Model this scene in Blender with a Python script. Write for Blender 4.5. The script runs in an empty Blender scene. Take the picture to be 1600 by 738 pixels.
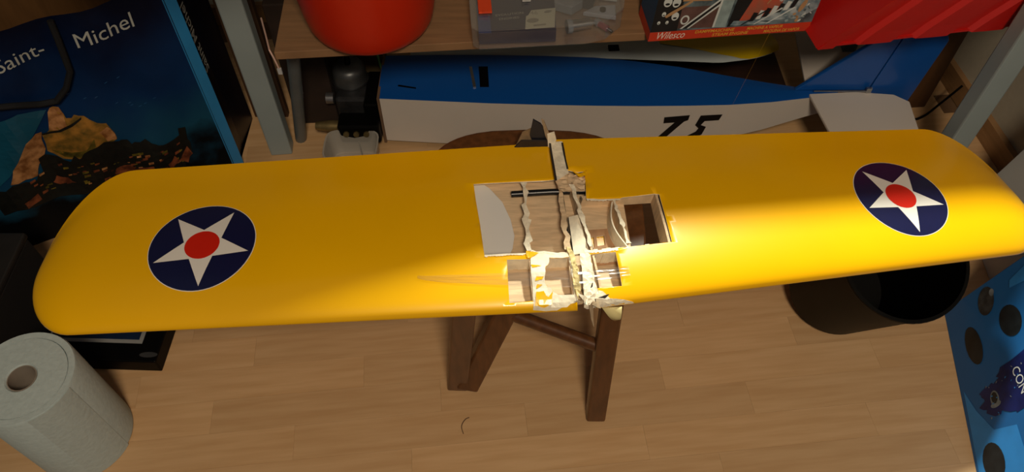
import bpy, bmesh, math, random
from mathutils import Vector, Matrix
from mathutils.geometry import delaunay_2d_cdt

random.seed(7)
SC = bpy.context.scene
COL = SC.collection

# ------------------------------------------------------------------ camera
PITCH = 53.3
cam_d = bpy.data.cameras.new('camera'); cam = bpy.data.objects.new('camera', cam_d)
COL.objects.link(cam); SC.camera = cam
cam_d.sensor_fit = 'HORIZONTAL'; cam_d.sensor_width = 36.0; cam_d.lens = 1209.0 * 36.0 / 1600.0
cam_d.clip_start = 0.02; cam_d.clip_end = 30
cam.location = (0, 0, 1.4); cam.rotation_euler = (math.radians(90 - PITCH), 0, 0)

# ------------------------------------------------------------------ world, lamps, exposure
world = bpy.data.worlds.new('room_air'); SC.world = world; world.use_nodes = True
wb = world.node_tree.nodes['Background']; wb.inputs[0].default_value = (0.80, 0.93, 1.0, 1); wb.inputs[1].default_value = 0.07

def spot(name, loc, target, energy, col, radius, cone, blend):
    d = bpy.data.lights.new(name, 'SPOT'); d.energy = energy; d.color = col
    d.shadow_soft_size = radius; d.spot_size = math.radians(cone); d.spot_blend = blend
    o = bpy.data.objects.new(name, d); COL.objects.link(o); o.location = loc
    o.rotation_euler = (Vector(target) - Vector(loc)).to_track_quat('-Z', 'Y').to_euler()
    return o
# the lamp above the desk: the desk edge shades the rear of the wing
spot('desk_lamp_light', (0.66, 1.70, 1.90), (0.40, 0.60, 0.45), 225, (1.0, 1.0, 0.84), 0.06, 62, 0.6)
# the room's shaded ceiling lamp behind the photographer
spot('ceiling_lamp_light', (0.25, -0.85, 2.60), (0.08, 0.75, 0.2), 148, (1.0, 0.81, 0.59), 0.25, 74, 0.8)

SC.view_settings.view_transform = 'Standard'; SC.view_settings.look = 'None'
SC.view_settings.exposure = 0.0; SC.view_settings.gamma = 1.0; SC.view_settings.use_curve_mapping = False

DESK_Y = 0.945     # front edge of the desk top

# ------------------------------------------------------------------ materials
MATS = {}
def srgb(h):
    h = h.lstrip('#'); v = [int(h[i:i+2], 16) / 255 for i in (0, 2, 4)]
    return tuple(x / 12.92 if x <= 0.04045 else ((x + 0.055) / 1.055) ** 2.4 for x in v)
def mat(name, col, rough=0.5, metal=0.0, spec=0.5, var=0.0, scale=20.0, stretch=(1, 1, 1), bump=0.0,
        col2=None, coat=0.0, trans=0.0, alpha=1.0, rand=0.0, emit=0):
    if name in MATS: return MATS[name]
    if isinstance(col, str): col = srgb(col)
    m = bpy.data.materials.new(name); m.use_nodes = True; nt = m.node_tree; N = nt.nodes; L = nt.links
    b = N['Principled BSDF']
    b.inputs['Base Color'].default_value = (*col, 1); b.inputs['Roughness'].default_value = rough
    b.inputs['Metallic'].default_value = metal; b.inputs['Specular IOR Level'].default_value = spec
    b.inputs['Coat Weight'].default_value = coat; b.inputs['Coat Roughness'].default_value = 0.12
    b.inputs['Transmission Weight'].default_value = trans; b.inputs['Alpha'].default_value = alpha
    tc = N.new('ShaderNodeTexCoord'); mp = N.new('ShaderNodeMapping'); mp.inputs['Scale'].default_value = stretch
    L.new(tc.outputs['Object'], mp.inputs['Vector'])
    nz = N.new('ShaderNodeTexNoise'); nz.inputs['Scale'].default_value = scale; nz.inputs['Detail'].default_value = 5
    L.new(mp.outputs[0], nz.inputs['Vector'])
    if var > 0 or col2 is not None:
        if col2 is None: col2 = tuple(max(0, c * (1 - var)) for c in col); c1 = tuple(min(1, c * (1 + var * 0.6)) for c in col)
        else:
            if isinstance(col2, str): col2 = srgb(col2)
            c1 = col
        r = N.new('ShaderNodeValToRGB'); r.color_ramp.elements[0].position = 0.35; r.color_ramp.elements[1].position = 0.65
        r.color_ramp.elements[0].color = (*col2, 1); r.color_ramp.elements[1].color = (*c1, 1)
        L.new(nz.outputs['Fac'], r.inputs[0]); out = r.outputs[0]
        if rand > 0:
            oi = N.new('ShaderNodeObjectInfo'); mr = N.new('ShaderNodeMapRange')
            mr.inputs['To Min'].default_value = 1 - rand; mr.inputs['To Max'].default_value = 1 + rand
            L.new(oi.outputs['Random'], mr.inputs['Value'])
            hs = N.new('ShaderNodeHueSaturation'); L.new(out, hs.inputs['Color']); L.new(mr.outputs[0], hs.inputs['Value']); out = hs.outputs[0]
            cb = N.new('ShaderNodeCombineXYZ'); ml = N.new('ShaderNodeMath'); ml.operation = 'MULTIPLY'; ml.inputs[1].default_value = 9.0
            L.new(oi.outputs['Random'], ml.inputs[0]); L.new(ml.outputs[0], cb.inputs[2]); L.new(ml.outputs[0], cb.inputs[0]); L.new(cb.outputs[0], mp.inputs['Location'])
        L.new(out, b.inputs['Base Color'])
    if bump > 0:
        bp = N.new('ShaderNodeBump'); bp.inputs['Strength'].default_value = bump; bp.inputs['Distance'].default_value = 0.002
        L.new(nz.outputs['Fac'], bp.inputs['Height']); L.new(bp.outputs[0], b.inputs['Normal'])
    MATS[name] = m; return m
def clear_mat(name, tint, opac, rough, gloss=0.04):
    m = bpy.data.materials.new(name); m.use_nodes = True; nt = m.node_tree; N = nt.nodes; L = nt.links
    N.remove(N['Principled BSDF']); o = N['Material Output']
    tr = N.new('ShaderNodeBsdfTransparent'); df = N.new('ShaderNodeBsdfDiffuse'); gl = N.new('ShaderNodeBsdfGlossy')
    df.inputs[0].default_value = (*tint, 1); gl.inputs['Roughness'].default_value = rough
    m1 = N.new('ShaderNodeMixShader'); m1.inputs[0].default_value = opac; L.new(tr.outputs[0], m1.inputs[1]); L.new(df.outputs[0], m1.inputs[2])
    lw = N.new('ShaderNodeLayerWeight'); lw.inputs[0].default_value = 0.25; fr = N.new('ShaderNodeMath'); fr.operation = 'MULTIPLY_ADD'
    fr.inputs[1].default_value = 0.5; fr.inputs[2].default_value = gloss; L.new(lw.outputs['Facing'], fr.inputs[0])
    m2 = N.new('ShaderNodeMixShader'); L.new(fr.outputs[0], m2.inputs[0]); L.new(m1.outputs[0], m2.inputs[1]); L.new(gl.outputs[0], m2.inputs[2])
    L.new(m2.outputs[0], o.inputs[0]); MATS[name] = m; return m

film = mat('yellow_film', (0.92, 0.485, 0.0), rough=0.30, var=0.05, scale=3, coat=0.45, spec=0.4)
balsa = mat('balsa', '#D8BC98', rough=0.8, var=0.16, scale=30, stretch=(1, 8, 1), bump=0.3)
balsa_pale = mat('torn_balsa', '#EFE4CC', rough=0.9, var=0.16, scale=60, bump=0.8)
ply = mat('ply_sheet', '#B58B66', rough=0.75, var=0.12, scale=25, stretch=(8, 1, 1))
charred = mat('dark_glue_line', '#2a221c', rough=0.7, var=0.3, scale=80)
navy = mat('navy_decal', '#12163F', rough=0.3, coat=0.3, var=0.05)
white_decal = mat('white_decal', '#E6E2DC', rough=0.35, coat=0.3, var=0.02)
red_decal = mat('red_decal', '#D0200C', rough=0.35, coat=0.3, var=0.03)
carbon = mat('carbon_rod', '#101216', rough=0.3, var=0.2, scale=60)
tape_m = clear_mat('clear_film', (0.9, 0.9, 0.88), 0.03, 0.16, 0.10)
stool_wood = mat('dark_stained_wood', '#5E3A1E', rough=0.38, var=0.25, scale=14, stretch=(6, 6, 1), coat=0.2)
plank_m = mat('laminate', '#CFAB80', rough=0.42, col2='#C49E72', scale=6, stretch=(1.0, 12, 1), rand=0.07, spec=0.4)
floor_base = mat('laminate_core', '#6b5138', rough=0.8, var=0.1)
wall_m = mat('wall_paint', '#B9B4A4', rough=0.9, var=0.04, scale=60, bump=0.15)
skirt_m = mat('baseboard_wood', '#9A7650', rough=0.5, var=0.15, scale=12, stretch=(1, 1, 8))
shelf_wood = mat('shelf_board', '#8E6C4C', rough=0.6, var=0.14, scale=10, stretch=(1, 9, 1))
leg_metal = mat('white_painted_steel', '#93A0A2', rough=0.45, var=0.05, scale=8)
black_pl = mat('black_plastic', '#040404', rough=0.5, spec=0.12, var=0.1, scale=30)
black_mat = mat('matt_black', '#0E0D0D', rough=0.75, var=0.2, scale=30)

# ------------------------------------------------------------------ mesh helpers
class MB:
    def __init__(self): self.v = []; self.f = []; self.m = []
    def add(self, vs, fs, mi=0):
        o = len(self.v); self.v += [Vector(p) for p in vs]; self.f += [tuple(i + o for i in f) for f in fs]; self.m += [mi] * len(fs); return self
    def hexa(self, a, b, mi=0):          # a, b: bottom and top rings of 4 points
        return self.add(list(a) + list(b), [(3, 2, 1, 0), (4, 5, 6, 7), (0, 1, 5, 4), (1, 2, 6, 5), (2, 3, 7, 6), (3, 0, 4, 7)], mi)
    def box(self, c, s, rz=0, mi=0, ux=None, uz=None):
        c = Vector(c); ca, sa = math.cos(rz), math.sin(rz)
        X = Vector((ca, sa, 0)) if ux is None else Vector(ux).normalized(); Z = Vector((0, 0, 1)) if uz is None else Vector(uz).normalized(); Y = Z.cross(X).normalized()
        X = Y.cross(Z)
        r = [(-1, -1), (1, -1), (1, 1), (-1, 1)]
        return self.hexa([c + X * (i * s[0] / 2) + Y * (j * s[1] / 2) - Z * (s[2] / 2) for i, j in r], [c + X * (i * s[0] / 2) + Y * (j * s[1] / 2) + Z * (s[2] / 2) for i, j in r], mi)
    def bar(self, a, b, w, h=None, up=(0, 0, 1), mi=0, taper=1.0):
        a = Vector(a); b = Vector(b); h = h or w; d = (b - a).normalized(); x = d.cross(Vector(up))
        if x.length < 1e-4: x = d.cross(Vector((0, 1, 0)))
        x.normalize(); y = x.cross(d)
        ring = lambda p, k: [p + x * (i * w / 2 * k) + y * (j * h / 2 * k) for i, j in ((-1, -1), (1, -1), (1, 1), (-1, 1))]
        return self.hexa(ring(a, 1), ring(b, taper), mi)
    def tube(self, pts, r, n=10, mi=0, caps=True):
        pts = [Vector(p) for p in pts]; rs = r if isinstance(r, (list, tuple)) else [r] * len(pts)
        rings = []; x = None
        for i, p in enumerate(pts):
            d = (pts[min(i + 1, len(pts) - 1)] - pts[max(i - 1, 0)]).normalized()
            if x is None: x = d.cross(Vector((0, 0, 1)) if abs(d.z) < .95 else Vector((1, 0, 0)))
            x = (x - d * x.dot(d)).normalized(); y = d.cross(x)
            rings.append([p + (x * math.cos(2 * math.pi * k / n) + y * math.sin(2 * math.pi * k / n)) * rs[i] for k in range(n)])
        vs = [q for g in rings for q in g]; fs = []
        for i in range(len(pts) - 1):
            for k in range(n): fs.append((i * n + k, i * n + (k + 1) % n, (i + 1) * n + (k + 1) % n, (i + 1) * n + k))
        if caps: fs += [tuple(reversed(range(n))), tuple(range((len(pts) - 1) * n, len(pts) * n))]
        return self.add(vs, fs, mi)
    def lathe(self, c, prof, n=40, axis=(0, 0, 1), mi=0, sx=1.0):
        c = Vector(c); A = Vector(axis).normalized(); X = A.cross(Vector((0, 1, 0)))
        if X.length < 1e-3: X = Vector((1, 0, 0))
        X.normalize(); Y = A.cross(X); vs = []; fs = []
        for r, h in prof: vs += [c + A * h + X * (r * sx * math.cos(2 * math.pi * k / n)) + Y * (r * math.sin(2 * math.pi * k / n)) for k in range(n)]
        for i in range(len(prof) - 1):
            for k in range(n): fs.append((i * n + k, i * n + (k + 1) % n, (i + 1) * n + (k + 1) % n, (i + 1) * n + k))
        return self.add(vs, fs, mi)
    def prism(self, pts, d, mi=0):       # polygon pushed along d
        d = Vector(d); n = len(pts); a = [Vector(p) for p in pts]; b = [p + d for p in a]
        return self.add(a + b, [tuple(reversed(range(n))), tuple(range(n, 2 * n))] + [(i, (i + 1) % n, n + (i + 1) % n, n + i) for i in range(n)], mi)
    def poly(self, pts, mi=0): return self.add(pts, [tuple(range(len(pts)))], mi)

ORG = {}
def obj(name, mb, mats, parent=None, smooth=False, org=None, bevel=0):
    me = bpy.data.meshes.new(name); o0 = Vector(org) if org is not None else (ORG[parent] if parent else Vector((0, 0, 0)))
    me.from_pydata([tuple(p - o0) for p in mb.v], [], mb.f)
    for m in (mats if isinstance(mats, (list, tuple)) else [mats]): me.materials.append(m)
    for p, mi in zip(me.polygons, mb.m): p.material_index = mi; p.use_smooth = smooth
    bm = bmesh.new(); bm.from_mesh(me); bmesh.ops.recalc_face_normals(bm, faces=bm.faces); bm.to_mesh(me); bm.free()
    o = bpy.data.objects.new(name, me); COL.objects.link(o); ORG[o] = o0
    if parent: o.parent = parent; o.location = o0 - ORG[parent]
    else: o.location = o0
    if smooth:
        me.set_sharp_from_angle(angle=math.radians(40))
    if bevel:
        b = o.modifiers.new('bevel', 'BEVEL'); b.width = bevel; b.segments = 2; b.limit_method = 'ANGLE'
    return o
def thing(name, loc, label, cat, group=None):
    o = bpy.data.objects.new(name, None); o.empty_display_size = 0.05; COL.objects.link(o); o.location = loc; ORG[o] = Vector(loc)
    return tag(o, label, cat, group)
def tag(o, label, cat, group=None):
    o['label'] = label; o['category'] = cat
    if group: o['group'] = group
    return o
def struct(o): o['kind'] = 'structure'; return o
def inside(pt, poly):
    x, y = pt; c = False; n = len(poly)
    for i in range(n):
        (x1, y1), (x2, y2) = poly[i], poly[(i + 1) % n]
        if (y1 > y) != (y2 > y) and x < (x2 - x1) * (y - y1) / (y2 - y1) + x1: c = not c
    return c
def cdt(outer, holes, pts):
    V = []; E = []
    for lp in [outer] + holes:
        o = len(V); V += [Vector(p) for p in lp]; E += [(o + i, o + (i + 1) % len(lp)) for i in range(len(lp))]
    V += [Vector(p) for p in pts]
    vo, _, fo, *_ = delaunay_2d_cdt(V, E, [], 0, 1e-6)
    keep = []
    for f in fo:
        c = [sum(vo[i][k] for i in f) / len(f) for k in (0, 1)]
        if inside(c, outer) and not any(inside(c, h) for h in holes): keep.append(tuple(f))
    return vo, keep
def frame_pt(O, ux, uy, n, off=0.0):
    O = Vector(O); ux = Vector(ux).normalized(); uy = Vector(uy).normalized(); n = Vector(n).normalized()
    return lambda u, w, k=0: O + ux * u + uy * w + n * (off + k * 0.00025)
def text_mb(s, size, fn, u, w, ang=0.0, shear=0.0, sx=1.0, layer=2, bold=0.0, mb=None, mi=0):
    cu = bpy.data.curves.new('t', 'FONT'); cu.body = s; cu.size = size; cu.shear = shear; cu.offset = bold; cu.resolution_u = 3
    to = bpy.data.objects.new('t', cu); COL.objects.link(to)
    me = bpy.data.meshes.new_from_object(to.evaluated_get(bpy.context.evaluated_depsgraph_get()))
    mb = mb or MB(); ca, sa = math.cos(ang), math.sin(ang)
    vs = [fn(u + v.co.x * sx * ca - v.co.y * sa, w + v.co.x * sx * sa + v.co.y * ca, layer) for v in me.vertices]
    mb.add(vs, [tuple(p.vertices) for p in me.polygons], mi)
    bpy.data.objects.remove(to); bpy.data.curves.remove(cu); bpy.data.meshes.remove(me)
    return mb
def ell(cx, cy, rx, ry, a=0.0, n=20):
    ca, sa = math.cos(a), math.sin(a)
    return [(cx + rx * math.cos(2 * math.pi * k / n) * ca - ry * math.sin(2 * math.pi * k / n) * sa, cy + rx * math.cos(2 * math.pi * k / n) * sa + ry * math.sin(2 * math.pi * k / n) * ca) for k in range(n)]

# ------------------------------------------------------------------ the setting
ROOM = math.radians(6.0)
RX = Vector((math.cos(ROOM), math.sin(ROOM), 0)); RY = Vector((-math.sin(ROOM), math.cos(ROOM), 0))
def room(u, v, z=0): return RX * u + RY * v + Vector((0, 0, z))
mb = MB(); mb.hexa([room(-2.0, -1.2, -0.06), room(1.5, -1.2, -0.06), room(1.5, 2.1, -0.06), room(-2.0, 2.1, -0.06)], [room(-2.0, -1.2, -0.0025), room(1.5, -1.2, -0.0025), room(1.5, 2.1, -0.0025), room(-2.0, 2.1, -0.0025)])
floor = struct(obj('floor', mb, floor_base))
PW, PL = 0.068, 0.44
mb = MB(); g = 0.0002
mb.box((0, 0, -0.004), (PL - g, PW - g, 0.008))
pm = None
for r in range(5, 26):
    v = r * PW + PW / 2 + 0.02; sh = [0.0, 0.22, 0.09, 0.31, 0.15][r % 5]
    for k in range(-4, 5):
        u = k * PL + sh
        if u < -1.55 or u > 1.45: continue
        if pm is None: o = obj('plank', mb, plank_m, floor, bevel=0); pm = o.data
        else: o = bpy.data.objects.new('plank', pm); COL.objects.link(o); o.parent = floor
        o.location = room(u, v, 0); o.rotation_euler = (0, 0, ROOM)
mb = MB(); mb.box(room(-0.3, 1.93, 1.2), (3.4, 0.1, 2.5), ROOM); struct(obj('wall_back', mb, wall_m))
mb = MB(); mb.box(room(1.36, 0.7, 1.2), (0.1, 2.5, 2.5), ROOM); struct(obj('wall_right', mb, wall_m))
mb = MB(); mb.box(room(-1.72, 0.7, 1.2), (0.1, 2.5, 2.5), ROOM); struct(obj('wall_left', mb, wall_m))
mb = MB(); mb.box(room(-0.3, 1.872, 0.03), (3.0, 0.016, 0.06), ROOM); struct(obj('baseboard_back', mb, skirt_m))
mb = MB(); mb.box(room(1.302, 0.7, 0.03), (0.016, 2.3, 0.06), ROOM); struct(obj('baseboard_right', mb, skirt_m))

# ------------------------------------------------------------------ the broken yellow wing
CH = 0.3264
HALF = {-1: [0.0932, 0.5722, 0.4541, 0.0628, 0.0357, 0.0025, 0.0227, 0.0045], 1: [0.1273, 0.5768, 0.4547, 0.1787, 0.1315, -0.0145, 0.0352, -0.0095]}
FR = {}
for sd in (-1, 1):
    x, y, z, yaw, droop, pit, _, _ = HALF[sd]
    S = Vector((math.cos(yaw) * sd, math.sin(yaw) * sd, 0)); Cd = Vector((-math.sin(yaw), math.cos(yaw), 0)); Nn = Vector((0, 0, 1))
    S2 = S * math.cos(droop) - Nn * math.sin(droop); N2 = Nn * math.cos(droop) + S * math.sin(droop)
    FR[sd] = (Vector((x, y, z)), S2, Cd * math.cos(pit) - N2 * math.sin(pit), N2 * math.cos(pit) + Cd * math.sin(pit))
SMAX = 0.805
def chord(sd, s):
    le = HALF[sd][6] * s / .8; te = CH + HALF[sd][7] * s / .8; c = te - le; a = le; b = te; pc = .35
    if s > .70: b = le + c * (pc + (1 - pc) * math.sqrt(max(0, 1 - ((s - .70) / (SMAX - .70)) ** 2)))
    if s > .725: a = le + c * pc * (1 - math.sqrt(max(0, 1 - ((s - .725) / (SMAX - .725)) ** 2)))
    return a, b
def zu0(p):
    p = max(p, 0.0); return CH * .85 * (.2969 * math.sqrt(p) - .126 * p - .3516 * p ** 2 + .2843 * p ** 3 - .1015 * p ** 4)
def zu(p): return zu0(p) if p < .9 else zu0(.9) * (1 - (p - .9) / .1 * .35)
def W(sd, s, p, off=0.0, low=False):
    a, b = chord(sd, s); O, S, Cd, Nn = FR[sd]; k = (b - a) / CH
    z = (-.2 * zu0(p) if low else zu(p)) * k
    if low and p > .955: z += (zu(1) * k - z) * (p - .955) / .045
    return O + S * s + Cd * (a + p * (b - a)) + Nn * (z + off)
def patch(mb, sd, poly, off=0.001, bump=0.0, res=0.007, holes=(), low=False, mi=0, thick=0.0):
    k = CH; out = [(s, p * k) for s, p in poly]; hs = [[(s, p * k) for s, p in h] for h in holes]
    def dens(lp):
        r = []
        for i in range(len(lp)):
            (x1, y1), (x2, y2) = lp[i], lp[(i + 1) % len(lp)]; n = max(1, int(math.hypot(x2 - x1, y2 - y1) / res))
            r += [(x1 + (x2 - x1) * j / n, y1 + (y2 - y1) * j / n) for j in range(n)]
        return r
    out = dens(out); hs = [dens(h) for h in hs]
    x0, x1 = min(q[0] for q in out), max(q[0] for q in out); y0, y1 = min(q[1] for q in out), max(q[1] for q in out)
    pts = []; x = x0 + res * .5
    while x < x1:
        y = y0 + res * .5
        while y < y1:
            if inside((x, y), out): pts.append((x + random.uniform(-.1, .1) * res, y))
            y += res
        x += res
    vo, fo = cdt(out, hs, pts)
    V = [W(sd, q[0], min(1, max(0, q[1] / k)), off + random.uniform(-bump, bump), low) for q in vo]
    mb.add(V, fo, mi)
    return mb
WD = {
    'L1': [(0.1391, 0.721), (0.1218, 0.721), (0.0781, 0.718), (0.0274, 0.712), (0.009, 0.716), (-0.0051, 0.625), (-0.0169, 0.239), (0.0126, 0.248), (0.04, 0.268), (0.0513, 0.266), (0.0566, 0.278), (0.0626, 0.262), (0.0963, 0.265), (0.1272, 0.264), (0.1316, 0.449), (0.1369, 0.62)],
    'L2': [(0.095, 0.234), (0.0578, 0.23), (0.0621, 0.036), (0.0958, 0.031)],
    'L3': [(0.0336, 0.232), (0.018, 0.226), (0.0048, 0.23), (0.0036, 0.158), (0.0036, 0.104), (0.0035, 0.051), (0.0262, 0.052), (0.0322, 0.066), (0.0353, 0.083), (0.0406, 0.089), (0.0435, 0.113), (0.0407, 0.181), (0.0355, 0.199)],
    'white': [(0.0606, 0.231), (0.0537, 0.246), (0.0467, 0.262), (0.0265, 0.251), (0.0069, 0.25), (0.0011, 0.229), (-0.0001, 0.157), (0.0003, 0.094), (-0.0012, 0.028), (0.0148, 0.007), (0.0358, 0.001), (0.063, 0.004), (0.0621, 0.036)],
    'yel1': [(0.0605, 0.2), (0.045, 0.191), (0.06, 0.184)],
    'yel2': [(0.0547, 0.139), (0.0437, 0.137), (0.0469, 0.123), (0.0571, 0.118)],
    'yel3': [(0.0539, 0.103), (0.0467, 0.099), (0.0562, 0.083)],
    'yelW': [(0.0566, 0.07), (0.0457, 0.071), (0.0435, 0.052), (0.04, 0.046), (0.033, 0.069), (0.0354, 0.017), (0.0475, 0.008), (0.06, 0.015)],
    'yelT': [(0.0661, 0.273), (0.0478, 0.259), (0.0605, 0.234), (0.066, 0.238)],
    'whiteliner': [(0.1418, 0.786), (0.1296, 0.766), (0.1147, 0.725), (0.0957, 0.634), (0.0847, 0.524), (0.0807, 0.427), (0.0852, 0.353), (0.0918, 0.311), (0.1332, 0.319)],
    'ribL': [(0.0636, 0.681), (0.0531, 0.27), (0.0612, 0.036)],
    'ribC': [(0.0103, 0.675), (-0.0034, 0.252)],
    'R1': [(-0.0146, 0.759), (0.0066, 0.76), (0.0159, 0.743), (0.0304, 0.75), (0.0235, 0.648), (0.0166, 0.557), (0.0406, 0.546), (0.0697, 0.543), (0.0747, 0.55), (0.1305, 0.562), (0.1374, 0.556), (0.1317, 0.402), (0.1272, 0.256), (0.0753, 0.251), (0.0397, 0.249), (0.0047, 0.246), (-0.0203, 0.241)],
    'R2': [(-0.0045, 0.229), (0.0133, 0.23), (0.0351, 0.23), (0.0335, 0.148), (0.0327, 0.065), (0.0113, 0.067), (-0.0061, 0.067), (-0.0077, 0.104), (-0.0058, 0.174)],
    'Rtear': [(-0.0208, 0.234), (-0.0078, 0.237), (-0.005, 0.222), (-0.0058, 0.174), (-0.0077, 0.104), (-0.0061, 0.067), (-0.004, 0.03), (0.0052, 0.006), (0.0242, 0.0), (-0.0102, 0.0), (-0.0272, 0.002)],
    'ribR': [(0.0631, 0.54), (0.053, 0.252)],
    'ribR2': [(0.1289, 0.558), (0.1168, 0.256)],
    'ribCR': [(0.0009, 0.653), (-0.0076, 0.24)],
    'hole_low': [(0.0858, 0.601), (0.1395, 0.613), (0.1277, 0.314), (0.0735, 0.309)],
    'slots': [(0.011, 0.38), (0.0194, 0.381), (0.0153, 0.319), (0.0071, 0.318)],
    'slots2': [(0.0237, 0.383), (0.0361, 0.383), (0.0335, 0.328), (0.0209, 0.325)],
    'slots3': [(0.0147, 0.286), (0.0331, 0.287), (0.0308, 0.248), (0.0128, 0.251)],
    'roundL': [(0.5476, 0.409), (0.6295, 0.409), (0.4716, 0.411), (0.5677, 0.667), (0.5398, 0.16), (0.5399, 0.183), (0.6157, 0.351), (0.4779, 0.343), (0.5971, 0.603), (0.5131, 0.598)],
    'roundR': [(0.5531, 0.409), (0.4946, 0.552), (0.6167, 0.293), (0.5738, 0.686), (0.5372, 0.173), (0.5487, 0.194), (0.6202, 0.364), (0.602, 0.622), (0.5182, 0.605), (0.4877, 0.353)],
    'TEstrip': [(-0.0086, 0.983), (0.0121, 0.98), (0.0044, 0.785), (0.0026, 0.737), (-0.0215, 0.686)],
    'TElineL': [(-0.0116, 0.973), (-0.0084, 0.972), (-0.0205, 0.686), (-0.0236, 0.687)],
    'TElineR': [(0.009, 0.969), (0.0123, 0.969), (0.0049, 0.765), (0.0018, 0.766)],
    'chunk': [(-0.0215, 0.7), (0.001, 0.756), (0.0143, 0.725), (0.0279, 0.722), (0.0208, 0.617), (0.0023, 0.608), (-0.016, 0.613), (-0.022, 0.641)],
    'curlR': [(0.0086, 0.745), (0.0195, 0.723), (0.0335, 0.749), (0.0312, 0.711), (0.0171, 0.696)],
    'tornL': [(0.0067, 0.285), (0.0006, 0.27), (-0.0042, 0.221), (-0.0067, 0.138), (-0.0069, 0.065), (-0.0012, 0.028), (0.003, 0.067), (0.0019, 0.155), (0.0039, 0.229)],
    'tapeL': [(0.2181, 0.184), (0.2182, 0.146), (-0.0028, 0.157), (-0.0001, 0.08)],
    'tapeR': [(-0.0266, 0.152), (-0.0311, 0.083), (0.0415, 0.148), (0.0378, 0.098)],
    'tipL': [(0.7954, 0.222), (0.8007, 0.45), (0.7791, 0.806), (0.7148, 0.996), (0.7771, 0.06), (0.7343, 0.0)],
    'tipR': [(0.7033, 0.992), (0.7679, 0.836), (0.7976, 0.582), (0.795, 0.385), (0.7385, 0.009), (0.7158, 0.0)],
    'sparL': [(0.1432, 0.257), (0.0009, 0.236)],
    'sparR': [(-0.0076, 0.24), (0.1366, 0.246)],
}

wing = thing('model_wing', (0.09, 0.72, 0.437), 'broken yellow model aircraft wing with two star roundels lying across the stool', 'model wing')
def make_skin(sd, s0, holes_up, holes_low):
    to_t = lambda lp, q: [(s, q * math.sqrt(max(p, 0))) for s, p in lp]
    out = []
    ns = 84; ss = [s0 + (SMAX * .9995 - s0) * k / ns for k in range(ns + 1)]
    ss = [s for s in ss if s < .70] + [.70 + (SMAX * .9999 - .70) * math.sin(math.pi / 2 * k / 16) for k in range(17)]
    ts = [-1 + 2 * k / 56 for k in range(57)]
    out = [(ss[0], t) for t in ts] + [(s, 1) for s in ss[1:-1]] + [(ss[-1], t) for t in reversed(ts)] + [(s, -1) for s in reversed(ss[1:-1])]
    pts = [(s, t) for s in ss[1:-1] for t in ts[1:-1]]
    vo, fo = cdt(out, [to_t(h, 1) for h in holes_up] + [to_t(h, -1) for h in holes_low], pts)
    m = MB(); m.add([W(sd, q[0], min(1, q[1] * q[1]), 0, q[1] < 0) for q in vo], fo)
    o = obj('wing_panel', m, [film, balsa_pale], wing, smooth=True)
    bm = bmesh.new(); bm.from_mesh(o.data); bmesh.ops.remove_doubles(bm, verts=bm.verts, dist=.0002); bmesh.ops.recalc_face_normals(bm, faces=bm.faces); bm.to_mesh(o.data); bm.free(); o.data.set_sharp_from_angle(angle=math.radians(50))
    sm = o.modifiers.new('sheet', 'SOLIDIFY'); sm.thickness = 0.0014; sm.offset = -1; sm.material_offset = 1; sm.material_offset_rim = 1
    return o
def jag(lp, amp, n=3, closed=True):
    r = []
    for i in range(len(lp) if closed else len(lp) - 1):
        (a, b), (c, d) = lp[i], lp[(i + 1) % len(lp)]
        for k in range(n):
            j = 0 if k == 0 else amp; r.append((a + (c - a) * k / n + random.uniform(-j, j), b + (d - b) * k / n + random.uniform(-j, j) * 3))
    return r
pl = make_skin(-1, 0.0, [WD['L1'], WD['L2'], jag(WD['L3'], .0012)], [])
pr = make_skin(1, -0.008, [WD['R1'], WD['R2']], [WD['hole_low']])
pl['label'] = 'left wing panel in glossy yellow film'; pr['label'] = 'right wing panel in glossy yellow film'

def roundel(sd, parent, sc, pcn, rot):
    a, b = chord(sd, sc); cc = pcn * (b - a)
    def mesh(pts2, off, name, m):
        lp = [(sc + x, cc + y) for x, y in pts2]; xs = [q[0] for q in lp]; ys = [q[1] for q in lp]; gr = []
        x = min(xs)
        while x < max(xs):
            y = min(ys)
            while y < max(ys):
                if inside((x, y), lp): gr.append((x, y))
                y += .006
            x += .012
        vo, fo = cdt(lp, [], gr); q = MB()
        q.add([W(sd, v[0], v[1] / (chord(sd, v[0])[1] - chord(sd, v[0])[0]), off) for v in vo], fo)
        return obj(name, q, m, parent, smooth=True)
    mesh(ell(0, 0, .0805, .0825, n=64), .0003, 'roundel_border', white_decal)
    mesh(ell(0, 0, .0793, .0813, n=64), .0006, 'roundel_disc', navy)
    st = []
    for k in range(10):
        r = .0735 if k % 2 == 0 else .0735 * .40; t = rot - math.pi / 2 + k * math.pi / 5; 
        nxt = .0735 if k % 2 else .0735 * .40; t2 = t + math.pi / 5
        for j in range(4):
            st.append((r * math.cos(t) * (1 - j / 4) + nxt * math.cos(t2) * j / 4, (r * math.sin(t) * (1 - j / 4) + nxt * math.sin(t2) * j / 4) * 1.02))
    mesh(st, .0009, 'star', white_decal)
    mesh(ell(0, 0, .0262, .0268, n=36), .0012, 'centre_dot', red_decal)
roundel(-1, pl, .5500, .417, -0.10); roundel(1, pr, .5560, .425, -0.06)

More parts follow.
